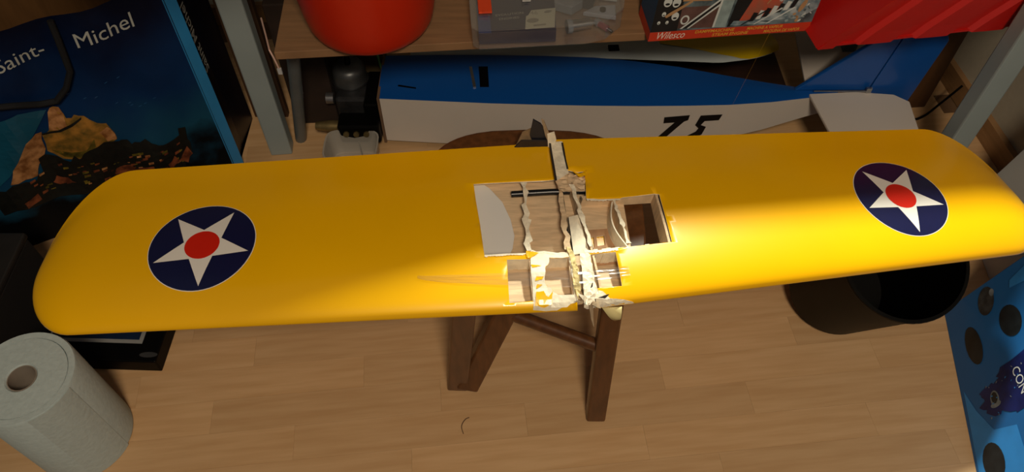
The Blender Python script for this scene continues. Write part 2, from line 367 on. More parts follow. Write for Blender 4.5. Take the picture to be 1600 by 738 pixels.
# inside of the wing: bottom sheets, spars, ribs
m = patch(MB(), -1, [(-.016, .03), (.147, .03), (.147, .80), (-.016, .80)], .0052, res=.012, holes=[WD['whiteliner']], low=True)
obj('bottom_sheet', m, balsa, wing)
m = patch(MB(), -1, [(.072, .29), (.1465, .29), (.1465, .80), (.070, .80)], .0042, res=.012, low=True)
o = obj('white_liner', m, mat('white_paper', '#DEDDDB', rough=.6), wing); o['label'] = 'white liner sheet'
m = patch(MB(), 1, [(-.02, .03), (.135, .03), (.145, .75), (-.012, .80)], .0052, res=.012, holes=[WD['hole_low'], WD['slots'], WD['slots2'], WD['slots3']], low=True)
obj('bottom_sheet', m, balsa, wing)
m = patch(MB(), 1, [(-.004, .215), (.048, .215), (.056, .42), (.004, .42)], .0070, res=.008, holes=[WD['slots'], WD['slots2'], WD['slots3']], low=True)
o = obj('servo_tray', m, ply, wing); o['label'] = 'thin plywood tray with cut slots'
for k in ('slots', 'slots2', 'slots3'):
    m = patch(MB(), 1, WD[k], .0040, res=.006, low=True); obj('film_window', m, film, wing)
def rib(sd, sa, sb, p0, p1, mats, name='rib', jg=.0012, th=.0032, top=-.0005, n=26):
    m = MB(); O, S, Cd, Nn = FR[sd]; up = []; lo = []
    for k in range(n + 1):
        p = p0 + (p1 - p0) * k / n; s = sa + (sb - sa) * k / n
        up.append(W(sd, s, p, top - random.uniform(0, jg))); lo.append(W(sd, s, p, .002, True))
    for k in range(n):
        a, b, c, d = lo[k], lo[k + 1], up[k + 1], up[k]; h = S * th / 2
        m.hexa([a - h, b - h, b + h, a + h], [d - h, c - h, c + h, d + h])
    return obj(name, m, mats, wing)
rib(-1, .0615, .0595, .03, .74, balsa, jg=.002, th=.004)
def rib_cap(sd, sa, sb, p0, p1, w, mats, off=0.0, n=13, name='torn_cap'):
    lft = []; rgt = []
    for k in range(n + 1):
        t = (k + (random.uniform(-.4, .4) if 0 < k < n else 0)) / n; s = sa + (sb - sa) * t; p = p0 + (p1 - p0) * t
        lft.append((s - w * random.uniform(.1, .9), p)); rgt.append((s + w * random.uniform(.1, 1.0), p))
    m = patch(MB(), sd, lft + rgt[::-1], off, .0006, .004); o = obj(name, m, mats, wing); return o
rib_cap(-1, .0615, .0595, .275, .71, .008, balsa_pale)
rib_cap(-1, .0045, .0035, .27, .70, .007, balsa, .0006)
rib_cap(1, .0005, .0005, .27, .66, .006, balsa_pale, .0006)
rib_cap(1, .059, .060, .27, .54, .005, balsa_pale)
rib(-1, .0045, .0045, .02, .97, balsa, jg=.003)
rib(-1, .0005, .0005, .02, .75, charred, jg=.004, th=.0012, name='glue_line')
rib(1, .0005, .0005, .02, .97, balsa, jg=.003)
rib(1, .0036, .0036, .22, .68, charred, jg=.005, th=.0012, name='glue_line')
rib(1, .059, .060, .03, .60, balsa, jg=.002, th=.0035)
rib(1, .1215, .1345, .20, .62, balsa, jg=.0006, th=.004)
rib(-1, .143, .143, .06, .78, balsa, jg=.0005)
# bowed strip splitting away from the right rib
m = MB(); pts = []
for k in range(13):
    t = k / 12; pts.append((.057 - .012 * math.sin(math.pi * t), .25 + .28 * t))
for k in range(12):
    (s1, p1), (s2, p2) = pts[k], pts[k + 1]; h = FR[1][1] * .001
    a, b, c, d = W(1, s1, p1, .003, True), W(1, s2, p2, .003, True), W(1, s2, p2, -.001), W(1, s1, p1, -.001)
    m.hexa([a - h, b - h, b + h, a + h], [d - h, c - h, c + h, d + h])
obj('split_strip', m, balsa_pale, wing)
def spar(sd, s0, s1, pc, w, mats, top, name='spar', jg=.0, n=20):
    m = MB()
    for k in range(n):
        a = s0 + (s1 - s0) * k / n; b = s0 + (s1 - s0) * (k + 1) / n; w1 = w * (1 + random.uniform(-jg, jg)); tz = top + random.uniform(-.0005, .0005) * (jg > 0)
        m.hexa([W(sd, a, pc - w1, .002, True), W(sd, b, pc - w1, .002, True), W(sd, b, pc + w1, .002, True), W(sd, a, pc + w1, .002, True)],
               [W(sd, a, pc - w1, tz), W(sd, b, pc - w1, tz), W(sd, b, pc + w1, tz), W(sd, a, pc + w1, tz)])
    return obj(name, m, mats, wing)
spar(-1, 0.004, .142, .247, .013, balsa_pale, -.002, jg=.3)
spar(1, -.004, .132, .243, .013, balsa_pale, -.002, jg=.3)
spar(-1, 0.004, .142, .762, .012, balsa, -.003)
spar(1, 0.0, .02, .70, .02, balsa, -.004)
spar(1, .012, .14, .575, .010, balsa, -.003)
m = MB(); m.tube([W(-1, .0806, .651, .016, True), W(-1, .02, .651, .016, True), W(-1, -.040, .648, .014, True)], .0052, 14)
o = obj('carbon_rod', m, carbon, wing, smooth=True); o['label'] = 'black carbon joiner rod'
# balsa block between the centre ribs
m = MB(); m.hexa([W(-1, -.003, .25, .003, True), W(-1, -.003, .47, .003, True), W(1, -.003, .47, .003, True), W(1, -.003, .25, .003, True)],
                 [W(-1, -.003, .25, -.004), W(-1, -.003, .47, -.004), W(1, -.003, .47, -.004), W(1, -.003, .25, -.004)])
obj('balsa_block', m, balsa_pale, wing)
m = MB(); m.hexa([W(-1, -.001, .03, .003, True), W(-1, -.001, .245, .003, True), W(1, -.001, .245, .003, True), W(1, -.001, .03, .003, True)],
                 [W(-1, -.001, .03, -.008), W(-1, -.001, .245, -.006), W(1, -.001, .245, -.006), W(1, -.001, .03, -.008)])
obj('balsa_block', m, balsa, wing)
# torn sheeting, film scraps and splinters
holes_l = [WD['L3'], [(s, p) for s, p in WD['L2']]]
m = patch(MB(), -1, jag(WD['white'], .001), .0008, .0003, .005, holes=[jag(WD['L3'], .0008)]); obj('bare_sheeting', m, balsa_pale, wing)
for k in ('yel1', 'yel2', 'yel3', 'yelW', 'yelT'):
    m = patch(MB(), -1, jag(WD[k], .0006), .0017, .0002, .006); obj('film_scrap', m, film, wing)
m = patch(MB(), -1, jag(WD['tornL'], .0008), .0025, .0016, .003); obj('torn_strip', m, mat('cream_balsa', '#E2CE93', rough=.8, var=.25, scale=70), wing)
m = patch(MB(), 1, jag(WD['Rtear'], .001), .0022, .0016, .004); obj('torn_sheeting', m, balsa_pale, wing)
m = patch(MB(), 1, WD['TEstrip'], .0016, .0004, .004); obj('centre_sheeting', m, balsa_pale, wing)
m = patch(MB(), 1, jag(WD['TElineL'], .0005), .0024, .0002, .004); obj('glue_line', m, charred, wing)
m = patch(MB(), 1, jag(WD['TElineR'], .0005), .0024, .0002, .004); obj('glue_line', m, charred, wing)
m = patch(MB(), 1, jag(WD['chunk'], .001), -.001, .0025, .005); obj('torn_sheeting', m, balsa, wing)
m = patch(MB(), 1, WD['curlR'], .004, .0006, .003); obj('film_curl', m, film, wing)
# white edges of the cut openings on the right panel
def edge_strip(sd, pts, w, name, mats, off=.0009):
    m = MB()
    for k in range(len(pts) - 1):
        (a, b), (c, d) = pts[k], pts[k + 1]; n = 8
        for j in range(n):
            s1, p1 = a + (c - a) * j / n, b + (d - b) * j / n; s2, p2 = a + (c - a) * (j + 1) / n, b + (d - b) * (j + 1) / n
            r1 = w * random.uniform(.4, 1.4); 
            m.add([W(sd, s1, p1, off), W(sd, s2, p2, off), W(sd, s2, p2 - w, off), W(sd, s1, p1 - r1, off)], [(0, 1, 2, 3)])
    return obj(name, m, mats, wing)
edge_strip(1, WD['R1'][5:8], .012, 'torn_edge', balsa_pale)
edge_strip(1, [WD['R1'][14], WD['R1'][15], (-.012, .256)], .014, 'torn_edge', balsa_pale)
edge_strip(-1, WD['L1'][7:14], .010, 'torn_edge', balsa_pale)
# splinters at the nose and at the trailing edge
def splinter(a, d, ln, w, mats, th=.0015, name='splinter'):
    a = Vector(a); d = Vector(d).normalized(); x = d.cross(Vector((0.3, -.6, .7))).normalized(); y = x.cross(d); m = MB()
    pr = [(0, 1), (.35, .8 + random.uniform(-.2, .3)), (.7, .5), (1, .05)]; c = [a + d * ln * t + y * random.uniform(-.002, .002) for t, _ in pr]
    for k in range(3):
        r = lambda i: [c[i] + x * (e * w * pr[i][1] / 2) + y * (f * th / 2) for e, f in ((-1, -1), (1, -1), (1, 1), (-1, 1))]
        m.hexa(r(k), r(k + 1))
    return obj(name, m, mats, wing)
nose = W(1, -.016, .012, .002)
grey_wood = mat('weathered_splinter', '#A08A6E', rough=.85, var=.3, scale=60)
for i, (dx, dy, dz, ln, w, mt) in enumerate([(.15, -.5, -.75, .038, .007, grey_wood), (-.9, -.1, .15, .028, .008, grey_wood), (-.6, .7, .35, .022, .007, charred), (.6, .6, .5, .020, .007, balsa_pale), (.2, .9, .45, .026, .006, charred),
        (-.3, -.5, .4, .018, .009, balsa_pale), (.8, -.1, .3, .022, .010, balsa_pale), (.4, -.6, .2, .016, .008, grey_wood), (-.8, .4, .4, .024, .008, balsa_pale), (.9, .5, .2, .024, .008, charred)]):
    splinter(nose + Vector((random.uniform(-.004, .004), random.uniform(0, .006), 0)), (dx, dy, dz), ln, w, mt)
dblue = mat('dark_blue_scrap', '#10131f', rough=.5, var=.3)
SPL = [('n', [(.0341, .5093), (.0467, .5006), (.0611, .477), (.0617, .455), (.0384, .452), (.0295, .4785)], .890, .12, dblue),
       ('w', [(.0064, .452), (.0168, .4785), (.0324, .4874), (.0405, .452)], .893, .15, mat('brown_scrap', '#8a7152', rough=.8, var=.3, scale=50)),
       ('l', [(.0, .450), (.0158, .470), (.0614, .4694), (.0641, .450)], .886, .1, charred),
       ('s', [(.0473, .5151), (.0515, .5122), (.0643, .4755), (.0616, .4633), (.0546, .4815)], .885, .1, grey_wood),
       ('b', [(.0576, .4859), (.0689, .4904), (.0728, .4755), (.0661, .452), (.0596, .4603)], .883, .1, balsa_pale)]
for nm, lp, y0, dy, mt in SPL:
    m = MB(); m.prism([Vector((x, y0 + (z - .44) * dy, z)) for x, z in lp], (0.0, .0025, .0005)); obj('splinter', m, mt, wing)
# curled flap of film and sheeting hanging at the nose of the right panel
m = MB(); cv = []
for k in range(9):
    t = k / 8; a = t * 2.6
    cv.append((Vector((-.004 + .010 * t, -.002 - .010 * math.sin(a), -.002 - .016 * t - .006 * (1 - math.cos(a)))), .016 * (1 - .85 * t)))
base = W(1, .022, .0, 0)
vs = []
for c, w in cv: vs += [base + c + Vector((-w, 0, .001)), base + c + Vector((w * .8, .001, .002))]
m.add(vs, [(2 * k, 2 * k + 1, 2 * k + 3, 2 * k + 2) for k in range(8)])
o = obj('film_curl', m, [mat('pale_film_back', '#E6D79A', rough=.6, var=.1)], wing, smooth=True); sm = o.modifiers.new('sheet', 'SOLIDIFY'); sm.thickness = .0012
m = patch(MB(), 1, [(-.004, .0), (.05, .0), (.03, .012), (.012, .02), (.002, .05), (-.008, .06)], .0015, .0006, .004); obj('torn_edge', m, balsa_pale, wing)
# wrinkled strip of clear film bridging the break
m = MB(); rows = []
for k in range(60):
    t = k / 59
    if t < .66: sd, s = -1, .225 - .228 * (t / .66); pa, pb = .172 - .014 * (t / .66) ** .6, .160 - .080 * (t / .66) ** .6
    else: u = (t - .66) / .34; sd, s = 1, -.03 + .078 * u; pa, pb = .152 - .004 * u, .083 + .02 * u
    row = []
    for j in range(15):
        v = j / 14; ph = v * 3.2 * math.pi * 2
        row.append(W(sd, s, pb + (pa - pb) * v, .0018 + .00028 * math.sin(ph + .8 * math.sin(t * 7)) + .0004 * math.sin(t * 40 + v * 9)))
    rows.append(row)
m.add([q for r in rows for q in r], [(i * 15 + j, i * 15 + j + 1, (i + 1) * 15 + j + 1, (i + 1) * 15 + j) for i in range(59) for j in range(14)])
o = obj('clear_film_strip', m, tape_m, wing, smooth=True); o['label'] = 'wrinkled clear film strip across the break'

# ------------------------------------------------------------------ stool under the wing
st = thing('wooden_stool', (0.05, 0.78, 0), 'dark brown wooden stool standing under the break of the yellow wing', 'stool')
lp = []
for k in range(48):
    a = 2 * math.pi * k / 48; c, s = math.cos(a), math.sin(a); e = 2 / 4.2
    x = .178 * math.copysign(abs(c) ** e, c); y = .150 * math.copysign(abs(s) ** e, s)
    lp.append(Vector((.033 + x, .785 + y + .02 * (1 - (x / .178) ** 2) * (1 if s > 0 else -1) * abs(s), .412)))
m = MB(); m.prism(lp, (0, 0, .020)); obj('seat', m, stool_wood, st, bevel=.004)
def leg(a, b, w, h, name='leg', up=(0, 1, 0)):
    m = MB(); m.bar(a, b, w, h, up); return obj(name, m, stool_wood, st, bevel=.004)
leg((-.107, .677, 0), (-.070, .655, .412), .040, .028)
leg((.160, .612, 0), (.165, .69, .412), .036, .030)
leg((-.088, .668, 0.012), (.065, .775, .412), .042, .026, 'brace')
leg((.20, .97, 0), (.165, .88, .412), .036, .030); leg((-.13, .99, 0), (-.08, .89, .412), .036, .030)
m = MB(); m.tube([(-.008, .722, .20), (.163, .65, .20)], .012, 12); obj('rung', m, stool_wood, st, smooth=True)
m = MB(); m.tube([(.183, .925, .20), (-.106, .94, .20)], .012, 12); obj('rung', m, stool_wood, st, smooth=True)

# ------------------------------------------------------------------ paper towel roll
pap = mat('paper_towel', '#B4C2C2', rough=.95, var=.05, scale=120, bump=.5)
rl = thing('paper_towel_roll', (-.805, .572, 0), 'thick white paper towel roll standing on end on the floor', 'paper roll')
R, Hh = .086, .245
prof = [(.024, .0), (R - .004, .0), (R, .004), (R, Hh - .004), (R - .002, Hh), (R - .012, Hh - .0005), (R - .0128, Hh - .004), (R - .0136, Hh - .0006), (.026, Hh - .001), (.0235, Hh - .004)]
m = MB(); m.lathe((-.805, .572, 0), prof, 64); obj('paper_winding', m, pap, rl, smooth=True)
m = MB(); m.lathe((-.805, .572, 0), [(.0235, Hh - .003), (.022, Hh - .003), (.021, .002), (.0235, .002), (.0235, Hh - .003)], 40); obj('cardboard_core', m, mat('core_card', '#8F8478', rough=.9, var=.1), rl, smooth=True)
m = MB(); n = 12
vs = []
for k in range(n + 1):
    a = -1.1 + .9 * k / n; r = R + .0004 + .0005 * (k / n)
    vs += [Vector((-.805 + r * math.cos(a), .572 + r * math.sin(a), .001)), Vector((-.805 + r * math.cos(a), .572 + r * math.sin(a), Hh - .001))]
m.add(vs, [(2 * k, 2 * k + 2, 2 * k + 3, 2 * k + 1) for k in range(n)]); obj('loose_sheet', m, pap, rl, smooth=True)

# ------------------------------------------------------------------ waste bin
ax = Vector((0.0, -.40, .917)).normalized(); bc = Vector((.672, .875, .042))
cn = thing('waste_bin', (.672, .84, 0), 'round black waste bin tipped towards the viewer under the right wing', 'waste bin')
m = MB(); m.lathe(bc, [(0, 0), (.090, 0), (.096, .005), (.104, .285), (.1045, .297), (.102, .297), (.100, .285), (.092, .01), (0, .008)], 56, ax); obj('bin_body', m, black_pl, cn, smooth=True)
m = MB(); m.lathe(bc + ax * .293, [(.1015, 0), (.1075, 0), (.1085, .004), (.1075, .008), (.1015, .008), (.1015, 0)], 56, ax); obj('rim', m, black_pl, cn, smooth=True)

# ------------------------------------------------------------------ blue picture box leaning on the right
bo = Vector((.908, .846, 0)); bu = Vector((-.055, -.344, 0)).normalized(); bw = Vector((.06, 0, .2)).normalized(); bn = bu.cross(bw).normalized()
if bn.x > 0: bn = -bn
blue_card = mat('blue_card', '#1B62A4', rough=.45, var=.10, scale=5)
bb = thing('blue_picture_box', tuple(bo + bu * .25), 'bright blue cardboard box with dark pictures leaning at the right edge', 'box')
m = MB(); q = [bo, bo + bu * .52, bo + bu * .52 + bw * .30, bo + bw * .30]; m.prism(q, -bn * .035); obj('carton', m, blue_card, bb, bevel=.002)
fb = frame_pt(bo, bu, bw, bn, .0004)
m = MB(); mats = [mat('print_dark', '#1c2226', rough=.4, var=.4, scale=40), mat('print_navy', '#10205c', rough=.4, var=.4, scale=30), mat('print_grey', '#7c8890', rough=.4, var=.4, scale=60), mat('print_lightblue', '#2F86D2', rough=.4, var=.1, scale=20), mat('print_brown', '#3b3f42', rough=.4, var=.5, scale=70)]
P = lambda lp, mi, ly: m.poly([fb(u, w, ly) for u, w in lp], mi)
P([(.19, .01), (.24, .03), (.29, .06), (.30, .11), (.37, .115), (.45, .2), (.45, .005)], 3, 1)
P(jag([(.173, .19), (.184, .104), (.2077, .0817), (.2048, .0595), (.2197, .0471), (.246, .0467), (.268, .0699), (.262, .09), (.28, .1163), (.27, .19)], .003, 4), 1, 2)
P(ell(.040, .108, .030, .020, -.2), 4, 2); P(ell(.030, .125, .008, .006), 2, 3)
P(ell(.113, .057, .043, .019, .1), 0, 2); P(ell(.108, .150, .034, .024, .2), 0, 2)
P(ell(.236, .077, .016, .010), 2, 3); P(ell(.234, .077, .011, .007), 0, 4); P(ell(.247, .077, .006, .012), 2, 4)
P(ell(.345, .045, .036, .024, .1), 0, 3)
for k in range(26): P(ell(random.uniform(.19, .27), random.uniform(.06, .18), random.uniform(.001, .003), random.uniform(.0006, .0015), random.uniform(0, 3), 6), random.choice((2, 2, 3)), 5)
P([(.03, .17), (.045, .165), (.05, .20), (.02, .21)], 3, 3)
obj('cover_print', m, mats, bb)
m = text_mb('CON', .024, fb, .200, .127, ang=.15, layer=6)
o = obj('lettering', m, mat('print_white', '#C9CDD0', rough=.5, var=.03), bb)

# ------------------------------------------------------------------ black boxes on the left
fbx = thing('flat_black_box', (-.81, .80, 0), 'flat black box with a blue picture lying under the left wing tip', 'box')
m = MB(); m.box((-.812, .835, .02), (.238, .25, .04), math.radians(-2)); obj('carton', m, black_pl, fbx, bevel=.003)
m = MB(); m.box((-.826, .850, .0405), (.19, .20, .001), math.radians(-2)); o = obj('picture_border', m, mat('grey_print', '#8d8f8f', rough=.4, var=.1), fbx)
m = MB(); m.box((-.828, .852, .0412), (.178, .188, .001), math.radians(-2)); o = obj('picture', m, mat('deep_blue_print', '#12233f', rough=.3, var=.4, scale=9), fbx)
m = MB(); m.poly([Vector((-.715 + x, .722 + y, .0405)) for x, y in ell(0, 0, .018, .006, 0, 20)]); obj('logo_oval', m, mat('logo_grey', '#37383a', rough=.4, var=.1), fbx)
kb = thing('black_storage_case', (-1.12, .77, 0), 'tall matt black case at the left edge behind the paper roll', 'case')
m = MB(); m.box((-1.125, .765, .095), (.36, .27, .19), 0); obj('case_body', m, black_mat, kb, bevel=.006)
m = MB(); m.box((-1.125, .765, .195), (.364, .274, .014), 0); obj('lid', m, mat('case_lid', '#201d1b', rough=.5, var=.2), kb, bevel=.004)

# ------------------------------------------------------------------ souvenir shopping bag
a28 = math.radians(28); gu = Vector((math.cos(a28), math.sin(a28), 0)); gn = Vector((math.sin(a28), -math.cos(a28), 0)); go = Vector((-1.1191, .9909, 0))
bag = thing('shopping_bag', tuple(go + gu * .26), 'dark blue souvenir shopping bag printed with a floodlit abbey on a hill', 'bag')
bag_m = mat('bag_blue', '#0A2150', rough=.5, var=.25, scale=6, bump=.6, spec=.15)
# the printed sky: a gradient that belongs to the picture on the bag
nt = bag_m.node_tree; tcn = [n for n in nt.nodes if n.type == 'TEX_COORD'][0]; rmp = [n for n in nt.nodes if n.type == 'VALTORGB'][0]; nzn = [n for n in nt.nodes if n.type == 'TEX_NOISE'][0]
sep = nt.nodes.new('ShaderNodeSeparateXYZ'); nt.links.new(tcn.outputs['Object'], sep.inputs[0])
ad = nt.nodes.new('ShaderNodeMath'); ad.operation = 'MULTIPLY_ADD'; ad.inputs[1].default_value = .35; nt.links.new(nzn.outputs['Fac'], ad.inputs[0]); 
ad2 = nt.nodes.new('ShaderNodeMath'); ad2.operation = 'MULTIPLY_ADD'; ad2.inputs[1].default_value = 1.0; ad2.inputs[2].default_value = -.17; nt.links.new(sep.outputs['Z'], ad2.inputs[0]); nt.links.new(ad2.outputs[0], ad.inputs[2]); nt.links.new(ad.outputs[0], rmp.inputs[0])
e = rmp.color_ramp.elements; e[0].position = .135; e[0].color = (*srgb('#174862'), 1); e[1].position = .52; e[1].color = (*srgb('#030A24'), 1)
e3 = e.new(.07); e3.color = (*srgb('#06080c'), 1); e2 = e.new(.30); e2.color = (*srgb('#0A2C58'), 1)
nu, nw = 22, 22; BWd, BHt, BDp = .52, .522, .16
def bagp(u, w):
    e = .010 * math.sin(u * 19 + w * 7) * math.sin(w * 11) + .006 * math.sin(u * 43 - w * 17); k = min(1, 6 * min(u / BWd, 1 - u / BWd)) * min(1, w * 8)
    return go + gu * u + Vector((0, 0, w)) - gn * 0 + gn * (e * max(k, 0) - .0)
m = MB(); m.add([bagp(BWd * i / nu, BHt * j / nw) for j in range(nw + 1) for i in range(nu + 1)], [(j * (nu + 1) + i, j * (nu + 1) + i + 1, (j + 1) * (nu + 1) + i + 1, (j + 1) * (nu + 1) + i) for j in range(nw) for i in range(nu)])
obj('front_panel', m, bag_m, bag, smooth=True)
m = MB(); A = go + gu * BWd; B = A - gn * BDp + gu * .085; C_ = go - gn * BDp
fold = A - gn * BDp * .5 + gu * .036
up = Vector((0, 0, BHt)); upb = Vector((0, 0, .40)); upf = Vector((0, 0, .47))
m.add([A, A + up, fold, fold + upf, B, B + upb], [(0, 2, 3, 1), (2, 4, 5, 3)]); gus = obj('side_gusset', m, mat('bag_black', '#070B18', rough=.35, var=.2), bag)
m = MB(); m.add([B, B + upb, C_, C_ + upb, go, go + up], [(0, 1, 3, 2), (2, 3, 5, 4)]); obj('back_panel', m, bag_m, bag)
m = MB(); m.add([go, A, B, C_], [(0, 1, 2, 3)]); obj('bag_bottom', m, bag_m, bag)
m = MB(); w0 = .024
m.add([A - gu * .003 + gn * .001, A + gu * w0 * .9 - gn * .012, A + gu * w0 * .9 - gn * .012 + up, A - gu * .003 + gn * .001 + up], [(0, 1, 2, 3)])
o = obj('edge_binding', m, mat('bag_light_blue', '#2C86C4', rough=.45, var=.06), bag); sm = o.modifiers.new('t', 'SOLIDIFY'); sm.thickness = .002
def fbag(u, w, k=0): return bagp(u, w) + gn * (.0012 + k * .0004)
def dense(lp, res=.012):
    r = []
    for i in range(len(lp)):
        (x1, y1), (x2, y2) = lp[i], lp[(i + 1) % len(lp)]; n = max(1, int(math.hypot(x2 - x1, y2 - y1) / res)); r += [(x1 + (x2 - x1) * j / n, y1 + (y2 - y1) * j / n) for j in range(n)]
    return r
m = MB()
def BP(lp, mi, ly):
    lp = dense(lp); xs = [q[0] for q in lp]; ys = [q[1] for q in lp]; gr = []; x = min(xs)
    while x < max(xs):
        y = min(ys)
        while y < max(ys):
            if inside((x, y), lp): gr.append((x, y))
            y += .016
        x += .016
    vo, fo = cdt(lp, [], gr); m.add([fbag(v[0], v[1], ly) for v in vo], fo, mi)
bm_ = [mat('print_sky', '#174B7C', rough=.35, var=.25, scale=7, coat=.2), mat('print_abbey', '#A9762F', rough=.4, col2='#5a4a1c', scale=45), mat('print_stone', '#C08a58', rough=.4, col2='#7a4a22', scale=60), mat('print_trees', '#0E100C', rough=.5, var=.5, scale=60), mat('print_rock', '#7d6a22', rough=.4, col2='#33300f', scale=50), mat('print_roofs', '#8a4a2c', rough=.4, col2='#4a2416', scale=70), mat('print_teal', '#14506a', rough=.35, var=.2, scale=10)]
BP([(.02, .16), (.11, .21), (.235, .33), (.19, .35), (.02, .34)], 6, 2)
BP(jag([(.2189, .284), (.2349, .3246), (.2418, .3318), (.257, .3284), (.2584, .3015), (.2752, .3061), (.2906, .299), (.3052, .2743), (.3199, .2638), (.3245, .2336), (.3225, .2155), (.2953, .2036), (.2811, .2165), (.2636, .2057), (.2394, .1944), (.2096, .1998), (.1926, .2319), (.2035, .2825)], .0015, 2), 1, 3)
BP(jag([(.1197, .2213), (.1564, .2596), (.1853, .2823), (.2056, .2869), (.1931, .2412), (.165, .2073), (.1496, .1795), (.128, .1872), (.10, .19)], .002, 2), 2, 4)
BP([(.2189, .2842), (.2349, .3246), (.2418, .3318), (.257, .3284), (.2579, .314), (.2506, .2782), (.235, .276)], 2, 4)
BP(jag([(.30, .25), (.318, .255), (.324, .232), (.322, .216), (.305, .22)], .002, 2), 2, 4)
BP([(.20, .232), (.215, .205), (.24, .198), (.263, .207), (.28, .219), (.285, .24), (.26, .215), (.23, .215)], 4, 4)
BP([(.2035, .2825), (.235, .278), (.26, .286), (.285, .298), (.283, .293), (.26, .28), (.235, .272), (.2035, .278)], 3, 5)
BP(jag([(.06, .19), (.1257, .1823), (.1496, .1795), (.1839, .2267), (.2089, .1982), (.2387, .1928), (.2811, .2165), (.3238, .209), (.3436, .1915), (.3726, .1969), (.3908, .1722), (.4234, .1663), (.4563, .1804), (.4479, .113), (.4189, .0698), (.3074, .0958), (.203, .0955), (.1343, .1067), (.0532, .12)], .004, 3), 3, 5)
for k in range(80):
    u = random.uniform(.12, .44); w = .145 - .12 * (u - .14) + random.uniform(-.025, .05) * (1 - (u - .14)); s = random.uniform(.002, .008)
    BP([(u, w), (u + s * 1.6, w + s * .1), (u + s * 1.8, w + s * .9), (u + s * .2, w + s)], random.choice((5, 5, 2, 4)), 6)
for lp in ([(.166, .146), (.179, .160), (.196, .148), (.205, .13), (.175, .135)], [(.282, .121), (.291, .137), (.322, .136), (.326, .119), (.30, .115)], [(.331, .124), (.362, .121), (.361, .109), (.335, .112)], [(.415, .102), (.442, .13), (.447, .105), (.43, .085)], [(.39, .11), (.41, .125), (.415, .10), (.395, .09)], [(.1, .135), (.13, .14), (.13, .12), (.1, .118)]): BP(jag(lp, .0015, 2), 5, 7)
for k in range(12): BP(ell(random.uniform(.27, .44), random.uniform(.25, .36), .004, .0012, .3, 6), 0, 2)
obj('front_print', m, bm_, bag)
let = mat('bag_lettering', '#AEB2AE', rough=.5, var=.05)
m = text_mb('Saint-', .042, fbag, .200, .441, ang=.06, shear=.15, sx=.95, layer=4)
obj('lettering', m, let, bag)
m = text_mb('Michel', .044, fbag, .342, .452, ang=.06, shear=.15, sx=.98, layer=4); obj('lettering', m, let, bag)
gd = (fold - A).normalized(); gs = frame_pt(A, gd, (0, 0, 1), Vector((gd.y, -gd.x, 0)), .003)
m = text_mb('Saint Michel', .036, gs, .070, .265, ang=math.pi / 2, shear=.1, layer=3, bold=.0004); obj('gusset_lettering', m, let, bag)
m = MB(); pts = [fbag(*q, 6) + gn * h for q, h in (((.02, .43), .002), ((.12, .40), .012), ((.1948, .3814), .012), ((.235, .356), .012), ((.262, .352), .014), ((.29, .375), .014), ((.312, .41), .012), ((.322, .48), .008), ((.326, .518), .004))]
mm = []
for k in range(len(pts) - 1):
    for j in range(4): mm.append(pts[k].lerp(pts[k + 1], j / 4))
mm.append(pts[-1]); m.tube(mm, .006, 8); obj('strap', m, mat('bag_strap', '#06070c', rough=.8, var=.2), bag, smooth=True)

# ------------------------------------------------------------------ desk with its low shelf
dk = thing('desk', (.2, 1.3, 0), 'desk with white steel legs and a low wooden shelf full of boxes', 'desk')
DE = math.radians(16.0); dx_ = Vector((math.cos(DE), math.sin(DE), 0)); dy_ = Vector((-math.sin(DE), math.cos(DE), 0)); d0 = Vector((0, DESK_Y, 0))
m = MB(); q = [d0 + dx_ * u + dy_ * v + Vector((0, 0, .93)) for u, v in ((-.66, 0), (1.06, 0), (1.06, .56), (-.66, .62))]; m.prism(q, (0, 0, .03)); obj('tabletop', m, shelf_wood, dk, bevel=.002)  # unseen top, turned and raised so its edge shades the wing
for x, y in ((-.565, 1.31), (-.57, 1.74), (.985, 1.20), (.97, 1.72)):
    m = MB(); m.box((x, y, .465), (.052, .040, .93), .1); obj('leg', m, leg_metal, dk, bevel=.004)
s0 = Vector((-.457, 1.170, 0)); su = Vector((1.042, .061, 0)).normalized(); sv = Vector((-su.y, su.x, 0))
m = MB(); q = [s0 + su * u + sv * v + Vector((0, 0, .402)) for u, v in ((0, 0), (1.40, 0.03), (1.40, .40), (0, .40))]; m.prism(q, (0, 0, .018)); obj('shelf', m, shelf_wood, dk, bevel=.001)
m = MB(); m.tube([(-.525, 1.345, 0), (-.440, 1.24, .402)], .014, 12); obj('shelf_post', m, mat('grey_steel', '#6E767A', rough=.4, metal=.3, var=.1), dk, smooth=True)
m = MB(); m.box((.82, 1.50, .2), (.03, .03, .402)); obj('shelf_post', m, MATS['grey_steel'], dk)

# ------------------------------------------------------------------ things on the shelf
bin_m = mat('orange_red_plastic', '#C8280A', rough=.38, var=.04, scale=4)
rb = thing('round_red_bin', (-.278, 1.262, .42), 'round orange-red plastic bin at the left end of the shelf', 'bin')
m = MB(); m.lathe((-.278, 1.262, .42), [(0, 0), (.092, 0), (.106, .004), (.115, .012), (.121, .026), (.127, .06), (.142, .20), (.146, .24), (.142, .24), (.138, .20), (.122, .06), (.11, .02), (.06, .006), (0, .006)], 64, sx=1.02); obj('bin_body', m, bin_m, rb, smooth=True)
m = MB(); m.lathe((-.278, 1.262, .655), [(.142, 0), (.154, 0), (.156, .006), (.152, .010), (.142, .008), (.142, 0)], 64, sx=1.02); obj('rim', m, bin_m, rb, smooth=True)

